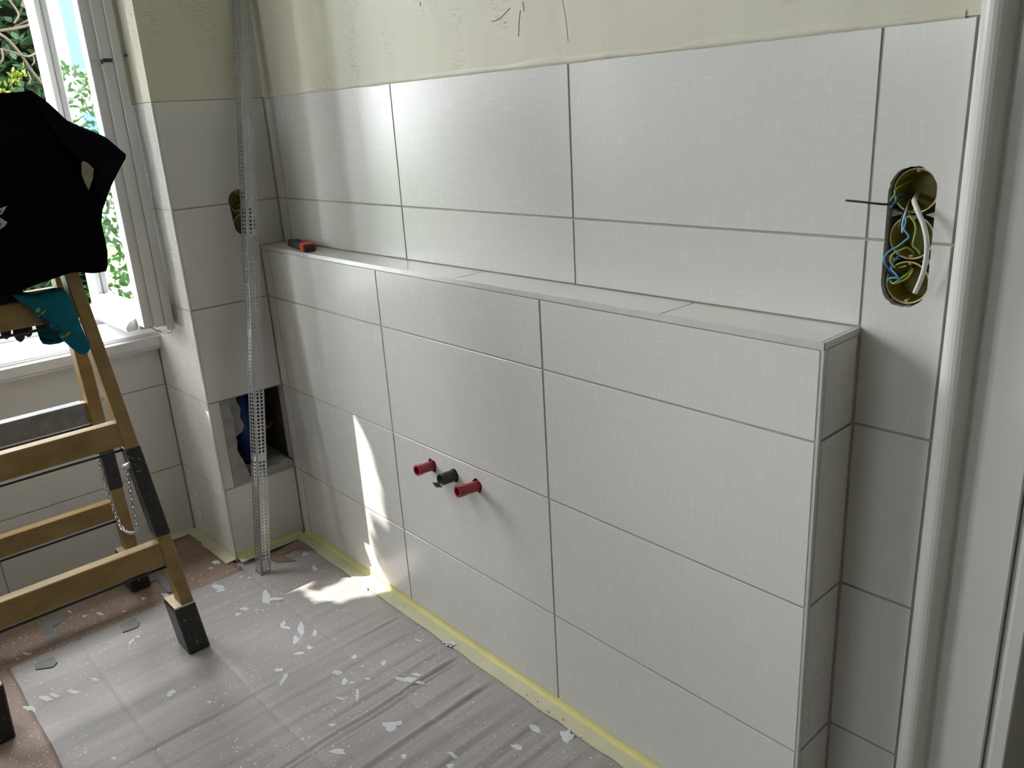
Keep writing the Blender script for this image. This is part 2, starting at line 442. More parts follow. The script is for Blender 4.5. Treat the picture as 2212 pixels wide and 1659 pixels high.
fillet('grout_fillet', ab(.001, XC-.004, -.0042, -.0002, ZS-TT, ZS-.0005), wl)
fillet('grout_fillet', ab(XC-.002, XC-.0005, -.0040, .0, .0, ZS-.001), wl)
fillet('grout_fillet', ab(XC-.001, XC+.0035, -.0006, TT, 0, 1.008), wl)
fillet('grout_fillet', ab(.0002, .0030, -.0030, TT, ZS, Z[5]), wm)
tr = mk('trim_1', *((lambda p: (p, BF))([lw(0,1.0088,-.0012), lw(XC,1.0088,-.0012), lw(XC,1.0088,.004), lw(0,1.0088,.004), lw(0,ZS+.0006,-.0012), lw(XC,ZS+.0006,-.0012), lw(XC,ZS+.0006,.0022), lw(0,ZS+.0006,.0022)])), ALU)
tag(tr, 'thin aluminium edge strip along the front of the ledge', 'trim', 'structure')
ysc = yf(XC)
tr = prism('trim_2', [(XC-.0035,ysc-.0012),(XC+.0012,ysc-.0012),(XC+.0012,ysc+.008),(XC-.001,ysc+.008),(XC-.001,ysc+.002),(XC-.0035,ysc+.002)], .0, 1.0088, 'z', ALU)
tag(tr, 'upright aluminium edge strip on the right corner of the low wall', 'trim', 'structure')
tr = boxo('trim_3', XC-.0035, XC+.0012, ysc+.0022, -.0005, 1.0088, ZS+.0006, ALU)
tag(tr, 'short aluminium edge strip across the right end of the ledge', 'trim', 'structure')

# left wall block (its -y side is the window reveal)
WY = -.3405
lb = two_zone('wall_left', [(-.92, -TT, WY+TT, .22, 0, Z[5])], 9, 'narrow shaded tiled wall with an inspection hole and socket boxes')
def cyl_x(y, z, r, x0, x1, n=24, jit=0):
    pts = [(y+math.cos(2*math.pi*k/n)*(r+random.uniform(-jit,jit)), z+math.sin(2*math.pi*k/n)*(r+random.uniform(-jit,jit))) for k in range(n)]
    V = [(x0,a,b) for a,b in pts]+[(x1,a,b) for a,b in pts]
    return V, [tuple(range(n)), tuple(range(n,2*n))]+[(k,(k+1)%n,n+(k+1)%n,n+k) for k in range(n)]
SOCK = [(-.130, 1.163), (-.124, 1.090)]
def left_slot():
    pts = [(-.130+math.cos(math.pi*k/12)*.0345, 1.163+math.sin(math.pi*k/12)*.0345) for k in range(13)]+[(-.124+math.cos(math.pi+math.pi*k/12)*.0345, 1.090+math.sin(math.pi+math.pi*k/12)*.0345) for k in range(13)]
    n = len(pts); V = [(-.065,a,b) for a,b in pts]+[(.05,a,b) for a,b in pts]
    return V, [tuple(range(n)), tuple(range(n,2*n))]+[(k,(k+1)%n,n+(k+1)%n,n+k) for k in range(n)]
cav = [(-.27,-.285,.275),(.05,-.285,.275),(.05,-.0865,.275),(-.27,-.0865,.275),(-.27,-.285,.5565),(.05,-.285,.5565),(.05,-.0865,.5565),(-.27,-.0865,.5565)]
boolean(lb, [left_slot(), (cav, BF)])
boxo('plaster', -.92, 0.0, WY, .22, Z[5], CEILZ, PLASTER, lb)
for a, b in zip(Z, Z[1:]):
    ye = yf(0)-.002 if b < 1.0 else -.003
    if abs(a-Z[1]) < .01: tile(lb, (0,0,0), Y, Zv, X, WY+.003, -.3015, a, b); continue
    if a < 1.0 < b:      # row cut by the ledge
        o = tile(lb, (0,0,0), Y, Zv, X, WY+.003, yf(0)-.001, a, b); boolean(o, [left_slot()])
        tile(lb, (0,0,0), Y, Zv, X, yf(0)-.001-2*J, -.003, ZS, b); continue
    o = tile(lb, (0,0,0), Y, Zv, X, WY+.003, ye, a, b)
    if a > 1.1: boolean(o, [left_slot()])
# reveal tiles
for a, b in zip(Z, Z[1:]):
    cols = [-.341, -.24, -.003] if a == 0 else [-.341, -.003]
    for c, d in zip(cols, cols[1:]): tile(lb, (0,WY,0), X, Zv, -Y, c, d, a, b)
    if b > .8: tile(lb, (0,WY,0), X, Zv, -Y, -.60, -.341, max(a,.748), b)
tr = prism('trim_4', [(-.0035,WY-.0012),(.0012,WY-.0012),(.0012,WY+.0035),(-.0012,WY+.0035),(-.0012,WY+.0005),(-.0035,WY+.0005)], 0, Z[5], 'z', ALU)
tag(tr, 'upright aluminium edge strip on the corner beside the window', 'trim', 'structure')
# inspection hole: mortar rim, walls painted dark as shade, pipe and valve
random.seed(5)
def ragged(name, pts, x0, x1, mat, parent):
    n = len(pts); V = [(x0+random.uniform(-.004,.004),y,z) for y,z in pts]+[(x1,y,z) for y,z in pts]
    return mk(name, V, [tuple(range(n)), tuple(range(n,2*n))]+[(k,(k+1)%n,n+(k+1)%n,n+k) for k in range(n)], mat, parent)
L1 = [(-.3015,.262),(-.3015,.556)]
edge = [(-.268,.556),(-.272,.52),(-.262,.49),(-.270,.45),(-.266,.41),(-.272,.38),(-.258,.34),(-.250,.31),(-.246,.29),(-.247,.262)]
ragged('mortar_rim', L1+edge, -.012, -.0008, CONC, lb)
inner = [(-.285,.556),(-.225,.556),(-.229,.53),(-.219,.50),(-.226,.47),(-.216,.44),(-.226,.42),(-.250,.41),(-.285,.41)]
ragged('brick_stub', inner, -.10, -.045, CONC, lb)
low = [(-.247,.2615),(-.089,.2615),(-.089,.285),(-.105,.296),(-.125,.293),(-.14,.287),(-.165,.289),(-.19,.281),(-.21,.284),(-.235,.278)]
ragged('mortar_bed', low, -.055, -.0012, CONC, lb)
boxes('cavity_shade', [(-.272,-.268,-.285,-.0865,.262,.5565),(-.268,-.03,-.0885,-.0868,.29,.5565)], DARK, lb)  # dark sheets paint the shade inside the hole
tube('blue_pipe', [(-.13,-.185,.262),(-.13,-.185,.556)], .026, PBLUE, lb, 16)
tube('red_valve', [(-.19,-.115,.36),(-.10,-.112,.40)], .017, PRED, lb, 10)
tube('valve_stem', [(-.10,-.112,.40),(-.07,-.110,.413)], .008, BLKP, lb, 8)

# window wall: under the sill, pier, lintel
WT = 2.54
OY0, OY1 = -1.47, -.375       # first window opening
PY0, PY1 = -3.00, -1.80      # second window opening
wwl = [(-.78,-.3424-TT,-3.82,WY+TT,0,.690), (-.78,-.342,-3.82,WY,WT+.06,CEILZ), (-.78,-.342,PY1,OY0,.690,WT+.06), (-.78,-.342,-3.82,PY0,.690,WT+.06), (-.78,-.66,OY1,WY,.690,WT+.06)]
ww = two_zone('wall_window', wwl, .69, 'tiled wall below the windows with plastered pier and lintel', (GROUT, PAINT))
yc = [WY-.002, -.9425, -1.545, -2.148, -2.75, -3.352, -3.69]
for y1_, y0_ in zip(yc, yc[1:]):
    for a, b in zip([0, Z[1], Z[2]], [Z[1], Z[2], .692]): tile(ww, (-.3424,0,0), Y, Zv, X, y0_, y1_, a, b)
BX0, BX1, BZ0, BZ1 = .0, 1.35, 1.75, 2.09      # window added to the back wall for fill light
tag(boxes('wall_back', [(-.92,BX0,-3.82,-3.70,-.006,CEILZ),(BX1,3.42,-3.82,-3.70,-.006,CEILZ),(BX0,BX1,-3.82,-3.70,-.006,BZ0),(BX0,BX1,-3.82,-3.70,BZ1,CEILZ)], BARE), 'bare grey-brown plaster wall behind the camera', 'wall', 'structure')
tag(boxo('wall_right', 3.30, 3.42, -3.70, 1.5, -.006, CEILZ, BARE), 'bare grey-brown plaster wall right of the camera', 'wall', 'structure')
hall = boxes('wall_hallway', [(1.6,3.30,1.38,1.5,-.006,CEILZ),(1.6,1.7,.22,1.38,-.006,CEILZ)], PAINT)
tag(hall, 'walls of the dark hallway beyond the door opening', 'wall', 'structure')

# door casing and lining
dr = empty('door_1'); tag(dr, 'worn white door casing with a rounded edge at far right', 'door frame', 'structure')
prof = [(2.0205,.002),(2.0200,-.006),(2.0215,-.008)]
for k in range(15):
    a = math.pi-math.pi*k/14*1.02; prof.append((2.0445+.0215*math.cos(a), -.010-.026*math.sin(a)))
prof += [(2.0675,-.0055),(2.071,-.0045),(2.146,-.0065),(2.148,-.005),(2.148,.02),(2.10,.0015)]
prism('casing', prof, 0, 2.14, 'z', CASE, dr)
prism('door_lining', [(2.1495,.0025),(2.160,-.002),(2.176,-.002),(2.178,.0),(2.178,.21),(2.1405,.21),(2.1405,.0225)], 0, 2.09, 'z', CASE, dr)
prism('casing', [(5.13-a, b) for a, b in prof], 0, 2.14, 'z', CASE, dr)
boxo('casing', 2.149, 2.981, -.012, .0, 2.09, 2.14, CASE, dr)
# chipped paint flakes along the casing edge
random.seed(11)
V = []; Fc = []
for u, v in ((2106,240),(2100,270),(2108,250),(2088,330),(1992,1240),(1975,1330),(2085,400)):
    p = on('y', -.0115, u, v); k = len(V); m_ = 6
    for i in range(m_): V.append(p+Vector((math.cos(i*1.047)*random.uniform(.001,.0025)+.001, -.0011, math.sin(i*1.047)*random.uniform(.003,.009))))
    Fc.append(tuple(range(k,k+m_)))
mk('paint_chip', V, Fc, GREY, dr)
gap = boxo('joint_gap', 2.0165, 2.0212, .0012, .0026, 0, Z[5], DARK, wm)

# ------------------------------------------------------------------ windows
def sash(parent, mtx, W, H, weather=True):
    """sash drawn closed: local x along its width from the hinge, local y outwards (0 = inner face), z up"""
    def part(nm, lst, mat, par, bev=.0015):
        bm = bmesh.new()
        for b in lst: box8(ab(*b), bev, bm)
        o = bmo(nm, bm, mat, par); o.data.transform(mtx); return o
    s = part('sash', [(0,.055,.0,.085,0,H),(W-.045,W,.024,.085,.014,H-.014),(W-.05,W+.010,.024,.056,.010,H-.010),(W-.05,W+.018,0,.024,-.004,H+.004),
                      (.055,W-.045,.0,.085,0,.062),(.055,W-.045,0,.085,H-.055,H)], WHITE, parent)
    part('glazing_bead', [(.055,.062,.065,.083,.062,H-.055),(W-.053,W-.045,.065,.083,.062,H-.055),(.062,W-.053,.065,.083,.062,.070),(.062,W-.053,.065,.083,H-.063,H-.055)], WHITE, s, .002)
    part('pane', [(.051,W-.042,.060,.064,.058,H-.05)], GLASS, s, 0)
    part('pane', [(.051,W-.042,.016,.020,.058,H-.05)], GLASS, s, 0)
    if weather:
        wb = mk('weather_bar', [], [], WHITE, s); bm = bmesh.new()
        pr = [(.085,.0),(.117,-.003),(.120,.010),(.108,.026),(.085,.036)]
        n = len(pr); L = [bm.verts.new((.004,a,b)) for a,b in pr]; R_ = [bm.verts.new((W-.065,a,b)) for a,b in pr]
        bm.faces.new(L); bm.faces.new(R_[::-1])
        for i in range(n): bm.faces.new((L[i],L[(i+1)%n],R_[(i+1)%n],R_[i]))
        bmesh.ops.recalc_face_normals(bm, faces=bm.faces); bm.to_mesh(wb.data); bm.free(); wb.data.transform(mtx)
    return s, part
def window(name, y0, y1, lab):
    e = empty(name); tag(e, lab, 'window', 'structure')
    fr = boxes('frame', [(-.715,-.625,y0,y0+.045,.745,WT+.06),(-.715,-.625,y1-.045,y1,.745,WT+.06),(-.715,-.625,y0+.045,y1-.045,.745,.798),(-.715,-.625,y0+.045,y1-.045,WT,WT+.06)], WHITE, e, .003)
    boxes('rebate_strip', [(-.625,-.612,y0,y0+.030,.745,WT+.06),(-.625,-.612,y1-.030,y1,.745,WT+.06),(-.625,-.60,y0+.03,y1-.03,.745,.772)], WHITE, e, .002)
    return e
w1 = window('window_1', OY0, OY1, 'tall white casement window with its sashes swung open into the room')
# inner sill board with stepped moulding
ym, yM = -3.695, WY-.0008
sp = [(-.62,.725),(-.315,.690),(-.308,.694),(-.308,.700),(-.302,.704),(-.302,.734),(-.308,.738),(-.314,.738),(-.316,.743),(-.324,.743),(-.326,.747),(-.62,.752)]
prism('window_sill', sp, ym, yM, 'y', WHITE, w1)
# open sash: hinge near (-.61, -.355), leaf pointing into the room
HB, SH = .795, WT-.795-.005
# local x -> +x world, local y (outwards) -> -y world
mtx = Matrix(((1,0,0,-.608),(0,-1,0,-.355),(0,0,1,HB),(0,0,0,1)))
s1, part1 = sash(w1, mtx, .480, SH)
part1('latch_case', [(.4905,.4925,.028,.052,.775,.785)], BLKP, s1, 0)
part1('latch_pin', [(.4975,.5175,-.008,-.001,.788,.794)], BLKP, s1, .001)
part1('latch_pin', [(.4900,.4980,.055,.060,.770,.782)], BLKP, s1, .001)
tube('bolt_rod', smoothpath([(-.118,-.372,.798),(-.112,-.366,.788),(-.125,-.372,.782),(-.150,-.385,.780)], 5), .0035, ALU, s1, 6)
tube('bolt_hook', smoothpath([(-.150,-.385,.780),(-.165,-.400,.790),(-.185,-.405,.798)], 5), .003, YRIM, s1, 6)
for z in (1.0, 1.9): tube('hinge', [(-.615,-.362,z),(-.615,-.362,z+.08)], .008, ALU, s1, 8)
# left sash of the same window stands open too, against the pier
mtx2 = Matrix(((1,0,0,-.608),(0,1,0,OY0-.075),(0,0,1,HB),(0,0,0,1)))
sash(w1, mtx2, .47, SH)
boxo('outer_sill', -1.02, -.70, OY0-.04, OY1+.04, .715, .744, GREY, w1, .004)
w2 = window('window_2', PY0, PY1, 'wide closed window further along the window wall')
mtx3 = Matrix(((0,-1,0,-.612),(1,0,0,PY0+.030),(0,0,1,HB),(0,0,0,1)))
sash(w2, mtx3, .55, SH)
mtx4 = Matrix(((0,-1,0,-.612),(-1,0,0,PY1-.030),(0,0,1,HB),(0,0,0,1)))
sash(w2, mtx4, .55, SH)
boxo('outer_sill', -1.02, -.70, PY0-.04, PY1+.04, .715, .744, GREY, w2, .004)

w3 = empty('fill_window'); tag(w3, 'low wide window added for fill light high in the wall behind the camera', 'window', 'structure')
boxes('frame', [(BX0,BX0+.06,-3.80,-3.74,BZ0,BZ1),(BX1-.06,BX1,-3.80,-3.74,BZ0,BZ1),(BX0+.06,BX1-.06,-3.80,-3.74,BZ0,BZ0+.06),(BX0+.06,BX1-.06,-3.80,-3.74,BZ1-.06,BZ1),((BX0+BX1)/2-.03,(BX0+BX1)/2+.03,-3.80,-3.74,BZ0+.06,BZ1-.06)], WHITE, w3, .003)
for a, b in ((BX0+.06,(BX0+BX1)/2-.03), ((BX0+BX1)/2+.03,BX1-.06)): boxo('pane', a, b, -3.772, -3.768, BZ0+.06, BZ1-.06, GLASS, w3)

# ------------------------------------------------------------------ floor covering
random.seed(4)
RID = [(.45,.0018,.05),(.60,.0012,.012),(.68,.0026,.007),(.76,.0012,.010),(.835,.0014,.012),(.89,.0016,.008),(.945,.0040,.0048),(.962,.0026,.005),(1.03,.0016,.012),(1.085,.0026,.008),(1.14,.0014,.014),(1.205,.0026,.009),(1.27,.0022,.012),(1.34,.0026,.009),(1.41,.0018,.012),(1.48,.0026,.010),(1.56,.0018,.012),(1.63,.0024,.010),(1.72,.002,.012),(1.80,.0024,.010),(1.9,.002,.012),(2.0,.002,.012),(.33,.0009,.02),(.24,.0008,.02),(.53,.0009,.012)]
def hz(x, y):
    z = .0050
    xx = x - .05*(y+.12)*-.6 if x > .8 else x
    for c, a, s_ in RID:
        w_ = .55+.9*noise.noise(Vector((c*31, y*3.2, 1)))
        wob = .006*noise.noise(Vector((c*17, y*6, 4)))
        d = (xx-c-wob)/s_
        if abs(d) < 4: z += min(1, max(0, (yf(x)-.050-y)/.06))*min(1, max(0, (y+1.03)/.05))* 1.7*(a*max(w_, 0)*math.exp(-d*d)-a*.6*max(w_,0)*math.exp(-(d-1.7)**2))
    for c in (-.35, -.605, -.858, -1.11, -1.36):
        d = (y-c-.004*noise.noise(Vector((x*6,c,3))))/.0045
        if abs(d) < 3: z -= .0026*math.exp(-d*d)
    return max(z + .0012*noise.noise(Vector((x*5, y*3, 2))), .0005)
def sheet(name, x0, x1, y0, y1f, nx, ny, f, mat, th=.004):
    V = []; Fc = []
    for i in range(nx+1):
        x = x0+(x1-x0)*i/nx
        for j in range(ny+1):
            y = y0+(y1f(x)-y0)*j/ny; V.append((x, y, f(x,y)))
    for i in range(nx):
        for j in range(ny): Fc.append((i*(ny+1)+j, (i+1)*(ny+1)+j, (i+1)*(ny+1)+j+1, i*(ny+1)+j+1))
    k = len(V); per = [i*(ny+1) for i in range(nx+1)]+[nx*(ny+1)+j for j in range(1,ny+1)]+[i*(ny+1)+ny for i in range(nx-1,-1,-1)]+[j for j in range(ny-1,0,-1)]
    for p in per: V.append((V[p][0], V[p][1], -.006))
    m = len(per)
    for i in range(m): Fc.append((per[i], per[(i+1)%m], k+(i+1)%m, k+i))
    return mk(name, V, Fc, mat, None, True)
cb = sheet('cardboard_sheet', .075, 2.35, -1.62, lambda x: min(yf(x)-.004, -.09), 430, 270, hz, CARD)
tag(cb, 'grey speckled cardboard sheets creased over the floor', 'cardboard')
hz2 = lambda x, y: .001+.0012*noise.noise(Vector((x*4,y*4,0)))
cb2 = sheet('cardboard_sheet', .075, 2.35, -3.68, lambda x: -1.625, 60, 40, lambda x, y: .003, CARD)
tag(cb2, 'grey cardboard sheet lying behind the ladder near the back wall', 'cardboard')
cb3 = sheet('cardboard_sheet', 2.355, 3.28, -3.68, lambda x: -.03, 30, 60, lambda x, y: .003, CARD)
tag(cb3, 'grey cardboard sheet on the floor before the door opening', 'cardboard')
def kz(x, y):
    z = .002+.0016*noise.noise(Vector((x*6,y*5,7)))
    if x > .02: z += .007*math.exp(-((x-.062)/.014)**2)
    return max(z, .0005)
kp = sheet('kraft_paper', -.338, .085, -3.65, lambda x: -.350 if x < .004 else -.352, 60, 160, kz, KRAFT)
tag(kp, 'brown paint-spattered paper below the window', 'paper')
def strip(name, pts, z, mat, lab, cat, th=.0012):
    """thin taped strip through floor corner points; z height function"""
    V = []; n = len(pts)
    for dz in (0, th):
        for (x, y) in pts: V.append((x, y, z+dz))
    o = mk(name, V, [tuple(range(n)), tuple(range(n,2*n))]+[(i,(i+1)%n,n+(i+1)%n,n+i) for i in range(n)], mat)
    return tag(o, lab, cat)
def px(*q): return [tuple(on('z', 0, u, v)[:2]) for u, v in q]
kp2 = sheet('kraft_paper_strip', .0, .90, -1.20, lambda x: -1.035+.003*noise.noise(Vector((x*9,0,5))), 60, 14, lambda x, y: .0062+.002*noise.noise(Vector((x*9,y*20,3)))+(.010*math.exp(-((x-.42)/.02)**2)*max(0,(y+1.12)*10)), KRAFT)
tag(kp2, 'wrinkled brown paper strip under the near foot of the ladder', 'paper')
strip('duct_tape', px((88,1350),(133,1327),(133,1348),(113,1356),(135,1390),(113,1398),(98,1365)), .0042, TAPEG, 'bent grey tape piece on brown paper left of the ladder', 'tape')
strip('duct_tape', px((318,1250),(345,1238),(386,1278),(363,1283),(340,1255),(300,1268),(288,1262)), .0046, TAPEG, 'grey tape angle on brown paper behind the near ladder leg', 'tape')
strip('duct_tape', px((260,1356),(292,1340),(303,1350),(298,1360),(266,1371)), .0075, TAPEG, 'torn grey tape scrap at the cardboard edge', 'tape')
strip('duct_tape', px((75,1440),(118,1424),(125,1436),(115,1446),(78,1451)), .0075, TAPEG, 'grey tape scrap near the corner of the brown strip', 'tape')
strip('paper_patch', px((588,1200),(648,1168),(700,1200),(668,1190),(640,1190),(610,1203),(640,1215),(600,1218),(583,1210)), .0065, KRAFT, 'torn brown paper patch in the wall corner', 'paper')
# masking tape along the foot of the walls: upright yellow part and pale part on the floor
def mtape(name, a, b, nrm, lab, wid=.045, h=.026, zf=.0085, seed=1):
    """a,b: wall-foot points; nrm: into the room"""
    e = empty(name); tag(e, lab, 'tape')
    a, b, nrm = Vector(a), Vector(b), Vector(nrm); n = max(int((b-a).length/.02), 3)
    V = []; Fc = []
    for i in range(n+1):
        p = a.lerp(b, i/n); t = i*.31+seed
        hh = h*(1+.12*noise.noise(Vector((t,0,0)))); d1 = .0016+.0009*noise.noise(Vector((t*2,5,0)))
        d2 = .009+.003*noise.noise(Vector((t,9,0)))
        V += [p+nrm*.0009+Zv*hh, p+nrm*d1+Zv*(hh*.55), p+nrm*d2+Zv*(zf+.001)]
    for i in range(n):
        for k in range(2): Fc.append((3*i+k, 3*i+k+1, 3*i+k+4, 3*i+k+3))
    mk('upright_strip', V, Fc, TAPEY, e, True)
    V = []; Fc = []
    for i in range(n+1):
        p = a.lerp(b, i/n); t = i*.37+seed*2
        ww_ = wid*(1+.10*noise.noise(Vector((t*.7,2,0))))
        V += [p+nrm*.007+Zv*(zf+.0014), p+nrm*(ww_*.5)+Zv*(zf+.0004+.001*noise.noise(Vector((t,4,0)))), p+nrm*ww_+Zv*(zf-.001)]
    for i in range(n):
        for k in range(2): Fc.append((3*i+k, 3*i+k+1, 3*i+k+4, 3*i+k+3))
    mk('floor_strip', V, Fc, TAPEP, e, True)
mtape('masking_tape', lw(.012,0), lw(XC,0), NL, 'yellow masking tape along the foot of the long low wall', seed=1)
mtape('masking_tape', (.0,WY+.005,0), (.0,yf(0)-.012,0), X, 'short yellow masking tape below the inspection hole', wid=.035, h=.022, seed=5)
def ptape(a, b, nrm, lab, seed):
    a, b, nrm = Vector(a), Vector(b), Vector(nrm); n = 14; V = []; Fc = []
    for i in range(n+1):
        p = a.lerp(b, i/n); t = i*.5+seed
        V += [p+nrm*.0009+Zv*(.016+.004*noise.noise(Vector((t,0,0)))), p+nrm*.003+Zv*.007, p+nrm*(.035+.006*noise.noise(Vector((t,6,0))))+Zv*.0052]
    for i in range(n):
        for k in range(2): Fc.append((3*i+k, 3*i+k+1, 3*i+k+4, 3*i+k+3))
    tag(mk('masking_tape', V, Fc, TAPEP, None, True), lab, 'tape')
ptape((-.335,WY,0), (-.002,WY,0), -Y, 'pale masking tape at the foot of the window reveal', 2)
ptape((-.3424,-1.6,0), (-.3424,WY-.01,0), X, 'pale masking tape at the foot of the tiled wall below the window', 8)
# dried filler splashes
random.seed(12)
V = []; Fc = []
def splat(u, v, r, el=1.0, ang=0):
    p = on('z', .004, u, v); n = 11; k = len(V)
    ph = random.random()*9
    V.append((p.x, p.y, (hz(p.x,p.y) if p.x > .075 else .004)+.0022))
    for i in range(n):
        a = 2*math.pi*i/n; q = r*(.7+.55*noise.noise(Vector((math.cos(a)*1.7+ph, math.sin(a)*1.7, ph))))
        dx, dy = q*math.cos(a)*el, q*math.sin(a)/el**.6
        x, y = p.x+dx*math.cos(ang)-dy*math.sin(ang), p.y+dx*math.sin(ang)+dy*math.cos(ang)
        z = hz(x, y) if x > .085 else kz(x, y)
        if y > yf(x)-.05 or (x < .03 and y > WY-.02): z = max(z, .010) if y < yf(x)-.01 else .012
        V.append((x, y, z+.0007))
    for i in range(n): Fc.append((k, k+1+i, k+1+(i+1)%n))
big = [(470,1268,.020,1.8,.4),(478,1276,.014,1.5,1.2),(575,1292,.026,2.4,-.4),(590,1295,.020,2.2,.9),(530,1316,.014,1.6,.7),(515,1328,.012,1.2,.3),(556,1319,.007,1.6,.8),
 (700,1301,.022,2.6,1.1),(612,1350,.014,1.8,-.6),(618,1357,.012,1.5,.2),(650,1360,.020,2.8,-.5),(680,1368,.012,2,-.6),(640,1382,.016,1.6,-.5),(670,1400,.012,1.8,.1),(645,1412,.012,1.5,1),
 (602,1448,.013,1.4,.6),(612,1468,.014,2.0,-.9),(765,1420,.011,1.3,.2),(728,1455,.013,1.3,.5),(745,1474,.014,1.5,-.4),(760,1475,.008,1.6,.8),(795,1468,.008,2,.6),(828,1434,.012,1.7,-.5),
 (975,1395,.018,1.2,.3),(965,1392,.010,1.8,.2),(903,1384,.009,2,.2),(842,1570,.020,1.15,.4),(860,1565,.012,1.3,.9),(772,1505,.012,2.6,-.5),(738,1510,.010,2,.6),(730,1625,.015,1.9,.6),(718,1567,.009,1.8,.7),
 (885,1470,.022,2.6,.5),(900,1458,.012,2,.5),(1155,1575,.016,1.3,-.4),(1116,1613,.013,1.4,.3),(1225,1590,.024,1.1,.2),(1113,1567,.005,2,1.2),(978,1632,.010,2,.2),(872,1637,.010,1.6,-.3),(975,1655,.011,1.3,.6),
 (540,1248,.008,1.3,.6),(521,1246,.006,1.2,.4),(680,1228,.014,2,-.2),(660,1197,.016,1.1,.3),(467,1214,.016,1.3,.2),(455,1226,.008,1.8,.7),(790,1273,.014,1.2,.3),
 (66,1532,.020,1.6,.5),(100,1510,.016,2.2,.4),(120,1503,.012,2.6,.4),(160,1495,.014,2.4,.5),(205,1468,.010,2.6,.4),(284,1387,.010,2,-.8),(298,1376,.007,1.8,.4),(372,1497,.016,1.2,-.5),(365,1503,.008,1.5,.2),(452,1517,.006,1.4,.5),
 (246,1640,.008,1.8,.4),(60,1413,.012,2,.4),(217,1325,.010,2.2,.3),(268,1320,.007,1.6,.3),(310,1292,.008,1.8,.3),(357,1285,.014,1.6,.3),(150,1320,.008,2,.3),(40,1425,.010,2,.3),(183,1330,.008,1.5,.2)]
for q in big: splat(*q)
for i in range(360):
    u, v = random.uniform(0, 1350), random.uniform(1180, 1659)
    p = on('z', 0, u, v)
    if p.y > yf(p.x)-.02 or p.x > 2.2 or p.y < -1.55 or (p.x < .01 and p.y > WY-.02) or p.x < -.3: continue
    splat(u, v, random.choice((.0012,.0018,.0022,.003)), random.uniform(1,2.2), random.uniform(-1,1.5))
sp_ = mk('filler_splashes', V, Fc, SPLAT, None, True)
tag(sp_, 'dried white filler splashes and drops spattered over the floor covering', 'splashes', 'stuff')

# ------------------------------------------------------------------ ladder
LD = empty('stepladder')
tag(LD, 'wooden A-frame stepladder with black taped feet and a chain', 'ladder')
LCY = -.875
def side_y(sgn, z, off=0):      # outer face of a stile; sgn +1 right (towards the low wall)
    return LCY+sgn*(.272-.065*z-off)
def xfront(z): return .40-.185*z
def xrear(z): return -.14+.185*z
def stile(front, sgn, z0, z1, dep, wid, mat, parent, name, grow=0, bev=.0025):
    cs = []
    for z in (z0, z1):
        xf_ = xfront(z)+grow if front else xrear(z)-grow
        xb = xf_-dep-2*grow if front else xf_+dep+2*grow
        yo, yi = side_y(sgn, z, -grow), side_y(sgn, z, wid+grow)
        a, b = min(xf_,xb), max(xf_,xb); c, d = min(yo,yi), max(yo,yi)
        cs += [(a,c,z),(b,c,z),(b,d,z),(a,d,z)]
    return bmo(name, box8(cs, bev), mat, parent)
for front in (True, False):
    for sgn in (1, -1):
        st = stile(front, sgn, .012, 1.395, .052, .034, WOOD, LD, 'stile')
        stile(front, sgn, .004, .142, .080, .055, TAPEK, st, 'taped_foot', .002, .004)
        stile(front, sgn, .1415, .146, .078, .053, WOODLT, st, 'foot_block_top', .001, .0005)
        if front: stile(front, sgn, .345, .598, .052, .034, TAPEK, st, 'tape_wrap', .0018, .004)
        else: stile(front, sgn, .372, .585, .052, .034, TAPEK, st, 'tape_wrap', .0018, .004)
    for i, zt in enumerate((.330, .667, 1.007, 1.347)):
        cs = []
        for z in (zt-.062, zt):
            xo = (xfront(z)-.004) if front else (xrear(z)+.004)
            xi = xo-.034 if front else xo+.034
            a, b = min(xo,xi), max(xo,xi); yl, yr = side_y(-1, z, .030), side_y(1, z, .030)
            cs += [(a,yl,z),(b,yl,z),(b,yr,z),(a,yr,z)]
        t_ = bmo('tread', box8(cs, .002), WOOD, LD)
        if (not front) and i == 1:
            cs2 = []
            for z in (zt-.064, zt+.002):
                xo = xrear(z)+.002; xi = xo+.038; yl, yr = side_y(-1, z, .046), side_y(1, z, .042)
                cs2 += [(xo,yl,z),(xi,yl,z),(xi,yr,z),(xo,yr,z)]
            bmo('duct_tape_wrap', box8(cs2, .002), TAPEG, t_)
        zr = zt-.077; xr = (xfront(zr)-.024) if front else (xrear(zr)+.024)
        tube('tie_rod', [(xr, side_y(-1,zr,.004), zr), (xr, side_y(1,zr,.004), zr)], .0035, BLKP, LD, 8)
# hinge plates at the top
for sgn in (1, -1):
    y = side_y(sgn, 1.44, -.003)
    boxo('hinge_plate', .085, .18, min(y,y+sgn*.003), max(y,y+sgn*.003), 1.32, 1.385, ZINC, LD)
